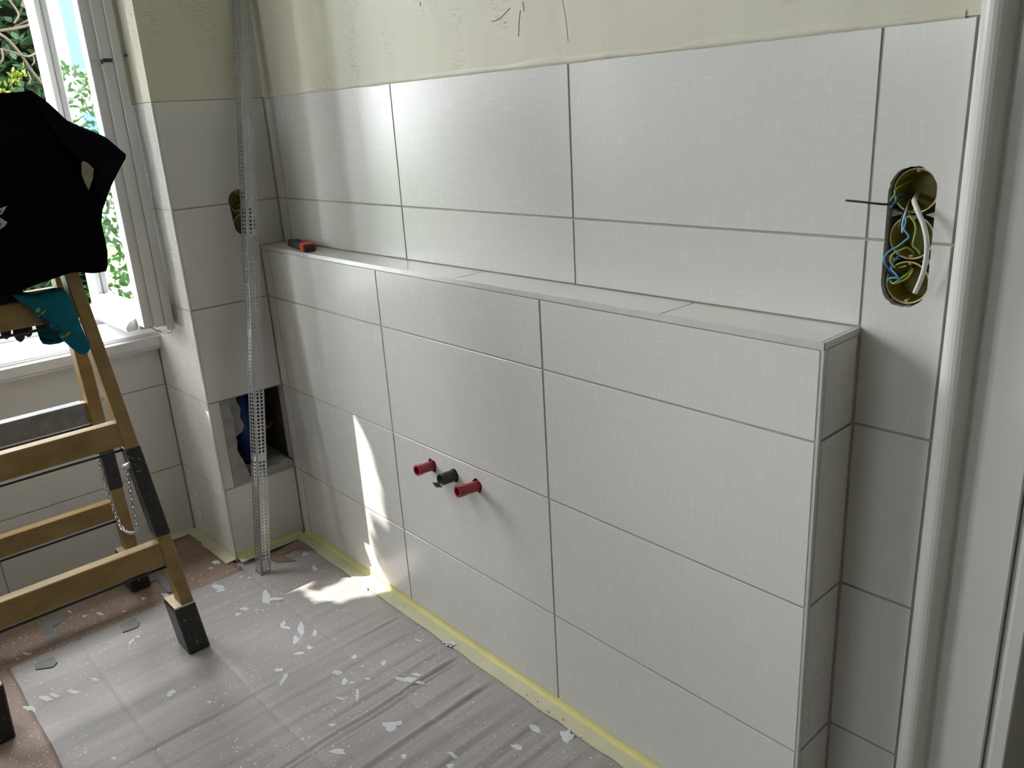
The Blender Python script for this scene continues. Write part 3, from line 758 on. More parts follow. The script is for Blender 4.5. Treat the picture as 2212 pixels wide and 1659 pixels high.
# chain between the right stiles
pA = Vector((xrear(.53)+.03, side_y(1,.53,.038), .545)); pB = Vector((xfront(.545)-.03, side_y(1,.545,.040), .545))
ctl = [pA, pA+Vector((.012,-.004,-.09)), pA+Vector((.055,-.006,-.19)), pA+Vector((.115,-.008,-.245)), pB+Vector((-.025,-.006,-.20)), pB+Vector((-.012,-.004,-.11)), pB]
pth = smoothpath(ctl, 14); L = [0]
for a, b in zip(pth, pth[1:]): L.append(L[-1]+(b-a).length)
parts = []; step = .0125; n = int(L[-1]/step)
for i in range(n):
    s_ = (i+.5)*step; k = max(j for j in range(len(L)) if L[j] <= s_); k = min(k, len(pth)-2)
    p = pth[k].lerp(pth[k+1], (s_-L[k])/max(L[k+1]-L[k],1e-6)); t = (pth[k+1]-pth[k]).normalized()
    side = t.cross(Vector((1,.3,0))).normalized(); side = side if i % 2 else t.cross(side)
    ring = [p+t*math.cos(q*math.pi/5)*.0088+side*math.sin(q*math.pi/5)*.0042 for q in range(11)]
    parts.append(tube_data(ring, .0016, 5))
V, Fc = merge(parts); mk('chain', V, Fc, ZINC, LD, True)
tube('chain_eye', [pB+Vector((-.006,-.004,-.004)), pB+Vector((.012,.006,.004))], .008, ALU, LD, 8)

# ------------------------------------------------------------------ black shirt over the ladder top
SHn = Vector((1, 0, .185)); SHP = (.435, 0, 0)
rb = [(60,196),(97,222),(140,262),(200,286),(226,298),(272,336),(258,362),(246,388),(236,412),(229,436),(223,455),(222,482),(230,512),(238,545),(239,578),(236,588)]
rbp = [onp(SHP, SHn, u, v) for u, v in rb]
hem = [onp(SHP, SHn, u, v) for u, v in ((236,588),(200,586),(172,580),(158,582),(120,599),(85,611),(40,628),(0,641),(-60,652),(-200,668),(-420,690))]
def interp(pts, z):
    for a, b in zip(pts, pts[1:]):
        if a.z >= z >= b.z: return a.y+(b.y-a.y)*((a.z-z)/max(a.z-b.z,1e-6))
    return pts[0].y if z > pts[0].z else pts[-1].y
def hemz(y):
    for a, b in zip(hem, hem[1:]):
        if a.y >= y >= b.y: return a.z+(b.z-a.z)*((a.y-y)/max(a.y-b.y,1e-6))
    return hem[0].z if y > hem[0].y else hem[-1].z
SH_ = empty('black_shirt'); tag(SH_, 'black shirt draped over the top of the stepladder', 'shirt')
NR, NC = 44, 46; YL = -1.19
ztop = rbp[0].z; zbot = rbp[-1].z
V = []; Fc = []
def fold(y, z, s_):
    return .010*math.sin(y*34+z*9)*(1-s_*.2)+.014*noise.noise(Vector((y*6,z*5,3)))+.006*noise.noise(Vector((y*17,z*12,6)))
for layer in (0, 1):
    for i in range(NR+1):
        f = i/NR; z0 = ztop+(zbot-ztop)*f
        yr = interp(rbp, z0)
        for j in range(NC+1):
            s_ = j/NC; y = YL+(yr-YL)*s_
            z = ztop+(min(zbot, 9)-ztop)*f
            hz_ = hemz(y); z = ztop+((hz_ if True else zbot)-ztop)*f if s_ < .999 else z0
            k = s_**6
            zz = z*(1-k)+z0*k
            yr2 = interp(rbp, zz) if zz > zbot else yr
            zz += (0 if i else .006*noise.noise(Vector((y*9,2,2))))
            edge_ = math.sin(min(1, (1-s_)*9)*math.pi/2)
            if layer == 0: x = .435-.185*zz+fold(y,zz,s_)*edge_
            else: x = max(-.165+.185*zz, .03)+fold(y+1,zz,s_)*.5
            top_ = max(0, 1-f*9); xm = .145
            x = x*(1-top_)+xm*top_
            xm2 = .205 if layer == 0 else .150
            x = x*edge_+(1-edge_)*(x*.3+xm2*.7)
            V.append((x, y, zz))
NN = (NR+1)*(NC+1)
for layer in (0, 1):
    for i in range(NR):
        for j in range(NC):
            a = layer*NN+i*(NC+1)+j; Fc.append((a, a+1, a+NC+2, a+NC+1))
for i in range(NR): a = i*(NC+1)+NC; Fc.append((a, a+NC+1, NN+a+NC+1, NN+a))
mk('body', V, Fc, CLOTH, SH_, True)
# folded sleeve lying over the right shoulder
def patch(name, pix, off, mat, parent, thick=.004, P=SHP, n_=SHn, bulge=0, smooth=False):
    n_ = Vector(n_).normalized(); P = Vector(P)+Vector((1,0,0))*off
    pts = [onp(P, n_, u, v) for u, v in pix]; n = len(pts); c = sum(pts, Vector())/n
    V = [p for p in pts]+[p-n_*thick for p in pts]; Fc = [(i,(i+1)%n,n+(i+1)%n,n+i) for i in range(n)]
    if bulge:
        V2 = [c+(p-c)*.62+n_*bulge for p in pts]; k = len(V); V += V2; k2 = len(V); V.append(c+n_*bulge*1.3)
        for i in range(n): Fc.append((i,(i+1)%n,k+(i+1)%n,k+i)); Fc.append((k+i,k+(i+1)%n,k2))
        Fc.append(tuple(range(n,2*n)))
    else: Fc += [tuple(range(n)), tuple(range(n,2*n))]
    return mk(name, V, Fc, mat, parent, smooth)
patch('sleeve', [(70,199),(97,220),(142,260),(202,284),(228,296),(273,335),(240,393),(231,410),(233,385),(205,368),(178,347),(150,318),(125,285),(95,245)], .022, CLOTH2, SH_, .02, bulge=.010, smooth=True)
patch('sleeve_hem', [(203,365),(222,380),(236,398),(232,408),(222,428),(218,420),(206,395)], .026, CLOTH2, SH_, .01, bulge=.004)
patch('lining_patch', [(177,350),(181,348),(190,352),(203,365),(201,374),(201,384),(195,402),(192,410),(184,394),(177,374)], .030, BEIGE, SH_, .004)
patch('print', [(0,450),(15,445),(5,462),(-12,470),(-30,470),(-40,452)], .032, PRINT, SH_, .001)
patch('print', [(-12,470),(0,470),(16,480),(10,489),(-2,497),(-30,505),(-34,480)], .032, PRINT, SH_, .001)
patch('print_line', [(-4,485),(3,482),(3,484),(-4,488)], .0335, CLOTH, SH_, .001)
patch('print_line', [(-6,490),(1,487),(1,489),(-6,493)], .0335, CLOTH, SH_, .001)
patch('print_line', [(-2,458),(5,453),(-2,464),(-12,465)], .0335, CLOTH, SH_, .001)

# teal cloth hung over the third tread
SK = empty('teal_sock'); tag(SK, 'teal knitted sock with dark and yellow print hung over a ladder tread', 'sock')
tn = Vector((1,0,.185)).normalized()
outl = [(27,636),(34,634.5),(50,636),(68,639),(85,641),(103,635),(124,628.5),(136,626),(143,629),(150,640),(158,656),(165,676),(174,702),(183,722),(194,742),(195,752),(190,762),(181,766),(172,764),(160,756),(140,738),(120,718),(103,700),(85,686),(72,673),(58,660),(40,650)]
def sheet_poly(name, pix, P, nrm, rings, bulge, mat, parent, wr=.004):
    nrm = Vector(nrm).normalized(); pts = [onp(P, nrm, u, v) for u, v in pix]; n = len(pts); c = sum(pts, Vector())/n
    V = []; Fc = []
    for r in range(rings+1):
        f = 1-r/(rings+.001)
        for p in pts:
            q = c+(p-c)*f; h = bulge*(1-f**3)+wr*noise.noise(q*28)*(1-f**4)
            V.append(q+nrm*h)
    for r in range(rings):
        for i in range(n): Fc.append((r*n+i, r*n+(i+1)%n, (r+1)*n+(i+1)%n, (r+1)*n+i))
    k = len(V)
    for p in pts: V.append(p-nrm*.006)
    for i in range(n): Fc.append((i,(i+1)%n,k+(i+1)%n,k+i))
    Fc.append(tuple(range(k,k+n)))
    return mk(name, V, Fc, mat, parent, True)
SKP = (.412, 0, 0)
sheet_poly('foot', outl, SKP, tn, 6, .014, TEAL, SK)
sheet_poly('cuff', [(75,695),(100,690),(130,700),(142,735),(128,741),(108,744),(93,742),(87,734)], (.345,0,0), tn, 4, .006, TEAL, SK, .002)
sheet_poly('cuff_hem', [(87,730),(100,736),(120,735),(141,729),(143,736),(128,742),(108,745),(93,743)], (.349,0,0), tn, 2, .003, TEAL, SK, .0)
# bridge over the top edge of the tread
V = []; Fc = []
br = [onp(SKP, tn, u, v) for u, v in ((50,637),(85,641),(124,629),(140,628))]
for p in br: V += [p, p+Vector((-.02,0,.006)), p+Vector((-.05,0,.002)), p+Vector((-.062,0,-.05))]
for i in range(3):
    for k in range(3): Fc.append((4*i+k, 4*i+k+1, 4*i+k+5, 4*i+k+4))
mk('fold_over', V, Fc, TEAL, SK, True)
for mat_, lst in ((YPR, [[(78,668),(85,664),(88,669),(82,676),(77,673)],[(88,677),(99,668),(99,672),(92,680)],[(82,682),(86,680),(84,684)],[(130,727),(142,723),(140,728),(133,731)],[(143,721),(150,716),(152,720),(146,727),(143,726)]]),
                  (KPR, [[(86,686),(91,681),(95,688),(101,690),(106,694),(109,700),(104,706),(98,703),(92,697)],[(105,707),(109,705),(107,709)],[(110,712),(117,708),(119,714),(127,712),(131,718),(127,725),(120,724),(114,719)]])):
    for q in lst: patch('print', q, 0, mat_, SK, .001, P=(SKP[0]+.0165,0,0), n_=tn)
# knitted work glove behind the same tread
GL = empty('work_glove'); tag(GL, 'charcoal knitted glove hanging behind the ladder tread, fingers down', 'glove')
GP = (.352, 0, 0)
def gp(u, v, d=0): return onp((GP[0]+d,0,0), tn, u, v)
def finger(q, r_): return tube_data(smoothpath([gp(*a) for a in q], 6), lambda t: r_*min(1, math.sqrt(max(0, 1-t)/.14+.03)), 10)
V, Fc = merge([finger([(-6,640),(2,662),(9,692),(14,733)], .012), finger([(14,636),(26,662),(36,692),(45,739)], .013), finger([(34,636),(46,662),(54,692),(63,728)], .0115),
               finger([(-24,640),(-20,668),(-14,700),(-10,726)], .011), finger([(-20,640),(-40,662),(-50,690)], .012)])
mk('fingers', V, Fc, GLOVE, GL, True)
sheet_poly('palm', [(-34,632),(0,634),(16,627),(28,622),(48,621),(52,636),(54,668),(40,690),(0,700),(-30,695),(-40,660)], GP, tn, 4, .012, GLOVE, GL)

# ------------------------------------------------------------------ perforated bead leaning in the corner
BD = empty('corner_bead'); tag(BD, 'perforated galvanised steel corner bead leaning in the wall corner', 'bead')
b0 = Vector((.158,-.328,.0045)); b1 = Vector((.048,-.045,1.83)); bt = (b1-b0).normalized(); BL = (b1-b0).length
d1 = Vector((-.10,.995,0)); d1 = (d1-bt*d1.dot(bt)).normalized()        # leg turned towards the camera's right
d2 = Vector((-.995,-.10,0)); d2 = (d2-bt*d2.dot(bt)).normalized()       # leg turned back to the window
def perf_leg(name, o, dirw, width, rows, holes, pitch, r):
    """flat strip with real round holes"""
    nn_ = int(BL/pitch); V = []; Fc = []; m = 8
    nrm = dirw.cross(bt).normalized(); cw = width/rows
    for row in range(rows):
        for i in range(nn_):
            c = o+dirw*(cw*(row+.5))+bt*(pitch*(i+.5)+(pitch*.0)); k = len(V)
            if holes(row, i):
                for q in range(m):
                    a = 2*math.pi*q/m+math.pi/8; ca, sa = math.cos(a), math.sin(a)
                    s_ = 1/max(abs(ca), abs(sa))
                    V.append(c+dirw*(ca*r)+bt*(sa*r))
                    V.append(c+dirw*(max(-1,min(1,ca*s_*1.0))*cw/2)+bt*(max(-1,min(1,sa*s_))*pitch/2))
                # true corners
                cor = [c+dirw*(cw/2*e)+bt*(pitch/2*g) for e, g in ((1,1),(-1,1),(-1,-1),(1,-1))]; kc = len(V); V += cor
                for q in range(m):
                    a0, a1 = k+2*q, k+2*((q+1)%m)
                    if q % 2 == 0: Fc.append((a0, a0+1, kc+q//2, a1+1, a1))
                    else: Fc.append((a0, a0+1, a1+1, a1))
            else:
                V += [c+dirw*(cw/2*e)+bt*(pitch/2*g) for e, g in ((1,1),(-1,1),(-1,-1),(1,-1))]; Fc.append((k,k+1,k+2,k+3))
    return mk(name, V, Fc, ZINC, BD)
gapf = lambda row, i: (i % 34) not in (0, 33)
perf_leg('perforated_leg', b0+d1*.0045, d1, .026, 2, gapf, .0115, .0040)
perf_leg('perforated_leg', b0+d2*.0045, d2, .026, 2, gapf, .0115, .0040)
V, Fc = tube_data([b0+(d1+d2)*.0012, b1+(d1+d2)*.0012], .0032, 10); mk('nose', V, Fc, ZINC, BD, True)
for d in (d1, d2):
    n_ = d.cross(bt).normalized()
    cs = []
    for p in (b0, b1): cs += [p+d*.0303-n_*.0009, p+d*.034-n_*.0009, p+d*.034+n_*.0009, p+d*.0303+n_*.0009]
    bmo('edge_fold', box8(cs), ZINC, BD)

# ------------------------------------------------------------------ utility knife on the ledge
KN = empty('utility_knife'); tag(KN, 'black and orange utility knife lying on the tiled ledge', 'knife')
ka, kb = Vector((.105,-.030,ZS+.0005)), Vector((.292,-.070,ZS+.0005)); kt = (kb-ka).normalized(); ks = Vector((-kt.y,kt.x,0))
def rrect(c, w_, h_, r, n=4):
    out = []
    for cx, cz, a0 in ((1,1,0),(-1,1,90),(-1,-1,180),(1,-1,270)):
        for k in range(n+1):
            a = math.radians(a0+90*k/n); out.append(c+ks*(cx*(w_-r)+math.cos(a)*r)+Zv*(h_+cz*(h_-r)+math.sin(a)*r))
    return out
def loft(name, secs, mat, parent):
    V = []; Fc = []; n = len(secs[0])
    for s_ in secs: V += s_
    for i in range(len(secs)-1):
        for k in range(n): Fc.append((i*n+k, i*n+(k+1)%n, (i+1)*n+(k+1)%n, (i+1)*n+k))
    Fc += [tuple(range(n)), tuple(range((len(secs)-1)*n, len(secs)*n))]
    return mk(name, V, Fc, mat, parent, False)
KL = (kb-ka).length
def ksec(f, w_, h_, r): return rrect(ka+kt*KL*f, w_, h_, r)
loft('grip', [ksec(.05,.0135,.0085,.004), ksec(.10,.016,.0105,.005), ksec(.4,.0165,.0110,.005), ksec(.62,.0185,.0115,.005), ksec(.82,.019,.0115,.005)], BLKP, KN)
loft('front_cap', [ksec(0,.0115,.0065,.003), ksec(.012,.014,.0085,.004), ksec(.05,.0150,.0098,.0045)], ORANGE, KN)
loft('rear_cap', [ksec(.82,.0205,.0125,.0055), ksec(.90,.0205,.0125,.0055), ksec(.955,.0195,.0118,.0055)], ORANGE, KN)
loft('end_plug', [ksec(.9555,.0165,.0100,.005), ksec(.99,.0160,.0096,.005), ksec(1.0,.0140,.0080,.005)], BLKP, KN)
boxo('side_stripe', 0, .075, -.0022, .0022, 0, .0015, ORANGE, KN)
so_ = bpy.data.objects['side_stripe']; so_.data.transform(Matrix.Translation(ka+kt*.095+ks*.006+Zv*.0225) @ Matrix.Rotation(math.atan2(kt.y,kt.x),4,'Z'))
sl_ = boxo('slider', 0, .022, -.004, .004, 0, .004, BLKP, KN, .001)
sl_.data.transform(Matrix.Translation(ka+kt*.060+Zv*.0205) @ Matrix.Rotation(math.atan2(kt.y,kt.x),4,'Z'))
tx = boxes('logo_strokes', [(0,.004,-.004,.004,0,.0004),(.006,.009,-.003,.005,0,.0004),(.011,.014,-.003,.003,0,.0004),(.016,.022,-.003,-.001,0,.0004)], PRINT, KN)
tx.data.transform(Matrix.Translation(ka+kt*.035+Zv*.0212) @ Matrix.Rotation(math.atan2(kt.y,kt.x)+.2,4,'Z'))

# ------------------------------------------------------------------ pipe stubs in the low wall
def stub(name, x, z, L_, r, mat, lab, octo=True, tilt=0.0, seed=1):
    e = empty(name); tag(e, lab, 'pipe stub', group='pipe stubs in the low wall')
    n = 8 if octo else 20; y0 = yf(x); V = []; Fc = []
    ax = Vector((tilt, -1, .06)).normalized(); sx_ = Vector((1,0,0)); sz_ = ax.cross(sx_).normalized()
    sx_ = sz_.cross(ax).normalized(); base = Vector((x, y0, z))
    def ring(d, q, ph=.39): return [base+ax*d+sx_*(q*math.cos(2*math.pi*k/n+ph))+sz_*(q*math.sin(2*math.pi*k/n+ph)) for k in range(n)]
    m24 = 20
    def rnd(d, q): return [base+ax*d+sx_*(q*math.cos(2*math.pi*k/m24))+sz_*(q*math.sin(2*math.pi*k/m24)) for k in range(m24)]
    if octo:
        rings = [rnd(-.02,r*.93), rnd(L_*.62,r*.93)]
        V = rings[0]+rings[1]; Fc = [(k,(k+1)%m24,m24+(k+1)%m24,m24+k) for k in range(m24)]
        mk('tube', V, Fc, mat, e, True)
        R0, R1, R2, R3 = ring(L_*.60,r), ring(L_,r*1.06), ring(L_,r*.80), ring(L_*.2,r*.78)
        V = R0+R1+R2+R3; Fc = []
        for j in range(3):
            for k in range(n): Fc.append((j*n+k, j*n+(k+1)%n, (j+1)*n+(k+1)%n, (j+1)*n+k))
        Fc.append(tuple(range(3*n,4*n)))
        mk('octagonal_cap', V, Fc, mat, e)
    else:
        secs = [rnd(-.02,r), rnd(L_*.92,r), rnd(L_,r*.97), rnd(L_,r*.82), rnd(-.015,r*.80)]
        V = sum(secs, []); Fc = []
        for j in range(4):
            for k in range(m24):
                if j in (2,3) or not (j == 1 and 14 <= k <= 15): Fc.append((j*m24+k, j*m24+(k+1)%m24, (j+1)*m24+(k+1)%m24, (j+1)*m24+k))
        Fc.append(tuple(range(4*m24,5*m24))); mk('tube', V, Fc, mat, e, True)
        c = base+ax*L_
        a, b = sx_, sz_
        V = [c+a*(-.012)+b*(-.010), c+a*(.006)+b*(-.017), c+ax*.012+a*(-.004)+b*(-.016), c+ax*.014+a*(-.020)+b*(-.004), c+ax*.010+a*(-.018)+b*(-.010)]
        V += [v-b*.0015 for v in V]
        mk('cut_flap', V, [(0,1,2,4),(4,2,3)]+[(5,6,7,9),(9,7,8)]+[(0,1,6,5),(1,2,7,6),(2,3,8,7),(3,4,9,8),(4,0,5,9)], mat, e)
    # dark ring standing in for the shaded gap in the drilled hole
    V = rnd(-.004,r*.95)+rnd(-.004,.021); V = [Vector(v) for v in V]
    mk('gap_shade_ring', V, [(k,(k+1)%m24,m24+(k+1)%m24,m24+k) for k in range(m24)], DARK if octo else BLKP, e)
    return e
stub('pipe_stub', .834, .508, .050, .0140, REDP, 'red plastic pipe plug nearest the window corner', seed=1)
stub('pipe_stub', .926, .508, .043, .0155, BLKP, 'black cut pipe end between the two red plugs', False, seed=2)
stub('pipe_stub', 1.019, .508, .058, .0145, REDP, 'red plastic pipe plug on the right of the black pipe', tilt=-.10, seed=3)

# ------------------------------------------------------------------ socket boxes and wires
def cup(P, axis, sidev, r, depth, parent, name='box_cup'):
    P, axis = Vector(P), Vector(axis); s_ = Vector(sidev); t = axis.cross(s_); n = 28; V = []; Fc = []
    def ring(d, q): return [P+axis*d+s_*(q*math.cos(2*math.pi*k/n))+t*(q*math.sin(2*math.pi*k/n)) for k in range(n)]
    secs = [ring(0,r-.0022), ring(depth,r-.004)]
    V = secs[0]+secs[1]; Fc = [(k,(k+1)%n,n+(k+1)%n,n+k) for k in range(n)]+[tuple(range(n,2*n))]
    o = mk(name, V, Fc, YCUP, parent, False)
    secs = [ring(.0,r), ring(-.0012,r), ring(-.0012,r-.0022), ring(0,r-.0022)]
    V = sum(secs, []); Fc = []
    for j in range(4):
        for k in range(n): Fc.append((j*n+k, j*n+(k+1)%n, ((j+1)%4)*n+(k+1)%n, ((j+1)%4)*n+k))
    mk('rim', V, Fc, YRIM, o)
    for sg in (1, -1):
        c = P+t*sg*(r-.004)+axis*.001; mk('screw_lug', *tube_data([c, c+axis*.012], .0026, 8), YRIM, o, True)
    return o
SB = empty('triple_socket_box'); tag(SB, 'open triple socket box with loose wires in the right wall strip', 'socket box')
for z in (1.231, 1.163, 1.0955): cup((1.953, .013, z), Y, X, .0325, .044, SB)
boxo('mortar_backing', 1.918, 1.988, .058, .0675, 1.060, 1.2665, CONC, SB)
for z in (1.197, 1.129):
    pts = [(-.034,-.006),(-.016,0),(-.034,.006)]
    for sg in (1, -1):
        V = [(1.953+sg*a, .0135, z+b) for a, b in pts]+[(1.953+sg*a, .056, z+b) for a, b in pts]
        mk('mortar_web', V, [(0,1,2),(3,4,5),(0,1,4,3),(1,2,5,4),(2,0,3,5)], CONC, SB)
def wp(u, v, y): return on('y', y, u, v)
def wire(q, r, mat, nm='wire'): tube(nm, smoothpath([wp(*a) for a in q], 6), r, mat, SB, 7)
wire([(1980,420,.05),(1977,428,.02),(1975,436,-.004),(1985,462,-.016),(1996,490,-.022),(2002,525,-.026),(2000,560,-.026),(1992,595,-.024),(1976,633,-.022)], .0036, WWHT, 'white_cable')
wire([(1975,418,.05),(1958,425,.012),(1938,435,-.004),(1920,441,-.014),(1895,440,-.022),(1860,436,-.026),(1827,433,-.028)], .0017, WBLK)
wire([(1972,388,.04),(1945,402,.010),(1933,412,-.001),(1933,420,-.006),(1927,428,-.010),(1924,433,-.012)], .0015, WGRN)
wire([(1950,418,.03),(1937,425,.002),(1935,434,-.006),(1930,440,-.010),(1924,448,-.012)], .0015, WBLUE)
wire([(1962,440,.04),(1956,462,.006),(1957,480,-.002),(1953,495,-.005),(1960,505,-.007),(1963,513,-.008),(1955,520,-.008)], .0016, WBLUE)
wire([(1955,520,-.006),(1940,532,-.004),(1922,542,-.006),(1911,556,-.009),(1912,568,-.009),(1920,580,-.004),(1925,590,.004)], .0015, WBLUE)
wire([(1958,450,.04),(1965,466,.004),(1975,480,-.002),(1978,497,-.005),(1974,516,-.008),(1972,530,-.008),(1982,540,-.006),(1987,548,-.004)], .0016, WGRN)
wire([(1960,440,.04),(1953,458,.006),(1946,480,-.001),(1943,493,-.003),(1950,505,-.002)], .0016, WBLK)
wire([(1965,430,.045),(1957,455,.006),(1950,480,-.001),(1949,503,-.003)], .0014, WWHT)
wire([(1974,545,.02),(1960,535,.004),(1945,540,-.002),(1932,546,-.006),(1924,556,-.008),(1926,570,-.007),(1940,578,-.001),(1958,574,.005)], .0014, WYEL)
wire([(1944,545,.01),(1936,560,-.002),(1930,566,-.004),(1925,580,-.005),(1935,592,-.008),(1944,605,-.011),(1936,600,-.012),(1921,602,-.011),(1918,608,-.010)], .0016, WBLUE)
wire([(1970,575,.03),(1962,590,-.002),(1948,600,-.009),(1935,610,-.012),(1928,612,-.011),(1924,606,-.010)], .0015, WGRN)
wire([(1972,578,.03),(1970,586,.0),(1960,600,-.006),(1945,608,-.010),(1932,613,-.009)], .0015, WYEL)
wire([(1975,576,.03),(1950,590,.0),(1935,575,-.003),(1918,572,-.005),(1916,585,-.002),(1930,598,.0)], .0014, WBLK)
SB2 = empty('double_socket_box'); tag(SB2, 'double yellow socket box half hidden behind the leaning bead', 'socket box')
for y, z in SOCK: cup((-.012, y, z), -X, Y, .0325, .045, SB2)
boxo('mortar_backing', -.0648, -.058, -.165, -.090, 1.055, 1.198, CONC, SB2)
tube('wire', smoothpath([(-.045,-.142,1.175),(-.018,-.140,1.186),(-.010,-.122,1.180),(-.02,-.115,1.155),(-.03,-.13,1.142)], 6), .0016, WYEL, SB2, 6)
tube('wire', smoothpath([(-.05,-.120,1.11),(-.02,-.112,1.09),(.004,-.108,1.062),(.012,-.100,1.045)], 6), .0016, WWHT, SB2, 6)
tube('wire', smoothpath([(-.05,-.124,1.12),(-.02,-.118,1.095),(.002,-.112,1.068),(.014,-.098,1.035)], 6), .0016, WBLUE, SB2, 6)

# ------------------------------------------------------------------ outdoors
tag(boxo('reflector', -6.5, -.93, -9.0, -1.55, -.50, -.44, PAVE), 'added pale terrace outside the second window', 'reflector', 'structure')  # unseen slab, added so light bounces in through the second window
tag(boxo('ground', -45, -.93, -30, 20, -.62, -.50, GRASS), 'lawn outside the window', 'ground', 'structure')
def leaf_verts(p, d, s_, wd, up):
    side = d.cross(up).normalized(); nrm = side.cross(d)
    return [p, p+d*s_*.35+side*wd, p+d*s_*.75+side*wd*.7, p+d*s_-nrm*s_*.10, p+d*s_*.75-side*wd*.7, p+d*s_*.35-side*wd]
def leaf_mesh(name, items, mat, parent):
    V = []; Fc = []
    for p, d, s_, wd, up in items:
        k = len(V); V += leaf_verts(p, d, s_, wd, up); Fc += [(k,k+1,k+2,k+3),(k,k+3,k+4,k+5)]
    o = mk(name, V, Fc, mat, parent); o['kind'] = 'stuff'; return o
def rdir():
    while True:
        d = Vector((random.uniform(-1,1), random.uniform(-1,1), random.uniform(-1,1)))
        if .1 < d.length < 1: return d.normalized()
# dense evergreen shrub seen through the window
random.seed(31)
HG = empty('evergreen_shrub'); tag(HG, 'dense dark green shrub with bare twigs outside the open window', 'shrub')
it = []
for i in range(15000):
    f = random.random()**.7
    p = Vector((-3.1-f*1.0+random.uniform(-.1,.1), random.uniform(-1.1,2.0), random.uniform(-.3,3.5)))
    if p.x > -3.3 and noise.noise(p*2.2) < .05: continue
    d = rdir(); d.z = d.z*.6-.25; it.append((p, d.normalized(), random.uniform(.05,.10), random.uniform(.014,.024), rdir()))
leaf_mesh('dark_leaves', it, LEAFD, HG)
it = []
for i in range(90):      # pinnate sprays in front
    b = Vector((random.uniform(-3.05,-2.75), random.uniform(-.9,1.6), random.uniform(.3,1.72) if random.random() < .85 else random.uniform(1.7,3)))
    ax = rdir(); ax.z = ax.z*.3-.15; ax.normalize(); sd = ax.cross(Vector((0,0,1))).normalized()
    for k in range(9):
        for sg in (1, -1):
            d = (sd*sg+ax*.45+Vector((0,0,-.15))).normalized(); it.append((b+ax*(k*.032), d, random.uniform(.055,.075), .012, Vector((0,0,1))))
leaf_mesh('green_sprays', it, LEAFM, HG)
it = []
for c in ((30,168),(36,172),(4,196),(42,160)):
    for k in range(16):
        p = on('x', -2.72, c[0]+random.uniform(-14,14), c[1]+random.uniform(-12,12)); it.append((p, rdir(), random.uniform(.03,.05), .008, rdir()))
leaf_mesh('yellow_leaves', it, LEAFY, HG)
parts = []
for q, r in (([(-40,55),(10,80),(45,118),(70,155),(97,188)], .0085), ([(-30,100),(20,110),(60,122),(85,108)], .006), ([(72,122),(74,134),(68,142)], .004), ([(-30,70),(30,62),(70,52),(110,40)], .008), ([(30,60),(60,44),(80,30),(70,10)], .006), ([(-20,150),(5,130),(3,105)], .006), ([(60,155),(66,170),(62,182)], .004), ([(20,0),(40,30),(30,50)], .006), ([(50,-20),(56,0),(52,18)], .018)):
    parts.append(tube_data(smoothpath([on('x', -2.95+.05*math.sin(i), u, v) for i, (u, v) in enumerate(q)], 4), r, 6))
mk('twigs', *merge(parts), BARK, HG, True)
parts = [tube_data(smoothpath([(-3.5,y,-.52),(-3.45,y+.1,.6),(-3.55,y+.25,1.8),(-3.5,y+.1,3.0)], 4), lambda t: .05*(1-t*.7), 8) for y in (-.5,.5,1.5)]
mk('trunks', *merge(parts), BARK, HG, True)
# added backing, painted near black as the shade behind the shrub
gw = boxo('shade_backdrop', -4.6, -4.4, -.9, 5.0, -.5, 3.3, BACKDROP); tag(gw, 'added near-black shade fence behind the shrub', 'backdrop')
# unseen conifer, added to cut the light coming in at the first window
random.seed(52)
CY = empty('light_block_conifer'); tag(CY, 'added unseen light-blocking conifer close to the house between the windows', 'tree')
it = []
for i in range(5200):
    z = random.uniform(-.4, 4.6); a = random.uniform(0, 2*math.pi); q = random.uniform(.75, 1)*(1 if z < 3.4 else max(.1, (4.8-z)/1.4))
    p = Vector((-2.15+math.cos(a)*.26*q, -2.60+math.sin(a)*.17*q, z))
    d = Vector((math.cos(a)*.6, math.sin(a)*.6, random.uniform(-.2,1))).normalized(); it.append((p, d, random.uniform(.12,.2), random.uniform(.03,.045), rdir()))
leaf_mesh('sprays', it, LEAFD, CY)
mk('trunk', *tube_data([(-2.15,-2.60,-.52),(-2.15,-2.60,4.2)], lambda t: .09*(1-.8*t), 8), BARK, CY, True)
# unseen tree added to block the sun; crown gaps cut to the wanted patches
random.seed(77)
YW = -.094
def tovirt(p):
    t = (YW-p.y)/SUN.y; q = p+SUN*t; return (q.x, q.z)
def poly_wall(q): return [(on('y', YW, u, v).x, on('y', YW, u, v).z) for u, v in q]
def poly_floor(q): return [tovirt(on('z', .004, u, v)) for u, v in q]
GAPS = [poly_wall([(738,862),(752,885),(778,925),(800,975),(812,1040),(828,1110),(838,1172),(822,1120),(806,1095),(790,1112),(790,1135),(800,1170),(806,1205),(822,1240),(838,1252),(842,1275),(786,1240),(762,1100),(742,960)]),
        poly_wall([(828,1203),(838,1225),(846,1262),(836,1250)]), poly_wall([(872,1206),(884,1236),(876,1225)]),
        poly_floor([(592,1284),(604,1266),(640,1256),(694,1245),(660,1268),(612,1291)]),
        poly_floor([(660,1299),(700,1275),(765,1245),(845,1272),(800,1285),(735,1296)]),
        poly_floor([(646,1332),(700,1318),(800,1304),(740,1322),(660,1340)])]
def inside(P, x, y):
    c = False; j = len(P)-1
    for i in range(len(P)):
        if (P[i][1] > y) != (P[j][1] > y) and x < (P[j][0]-P[i][0])*(y-P[i][1])/(P[j][1]-P[i][1])+P[i][0]: c = not c
        j = i
    return c
WIN2LEAVES = 1500
TR = empty('sun_mask_tree'); tag(TR, 'added unseen leafy tree masking the sun outside the windows', 'tree')
it = []
wind = SUN.copy()
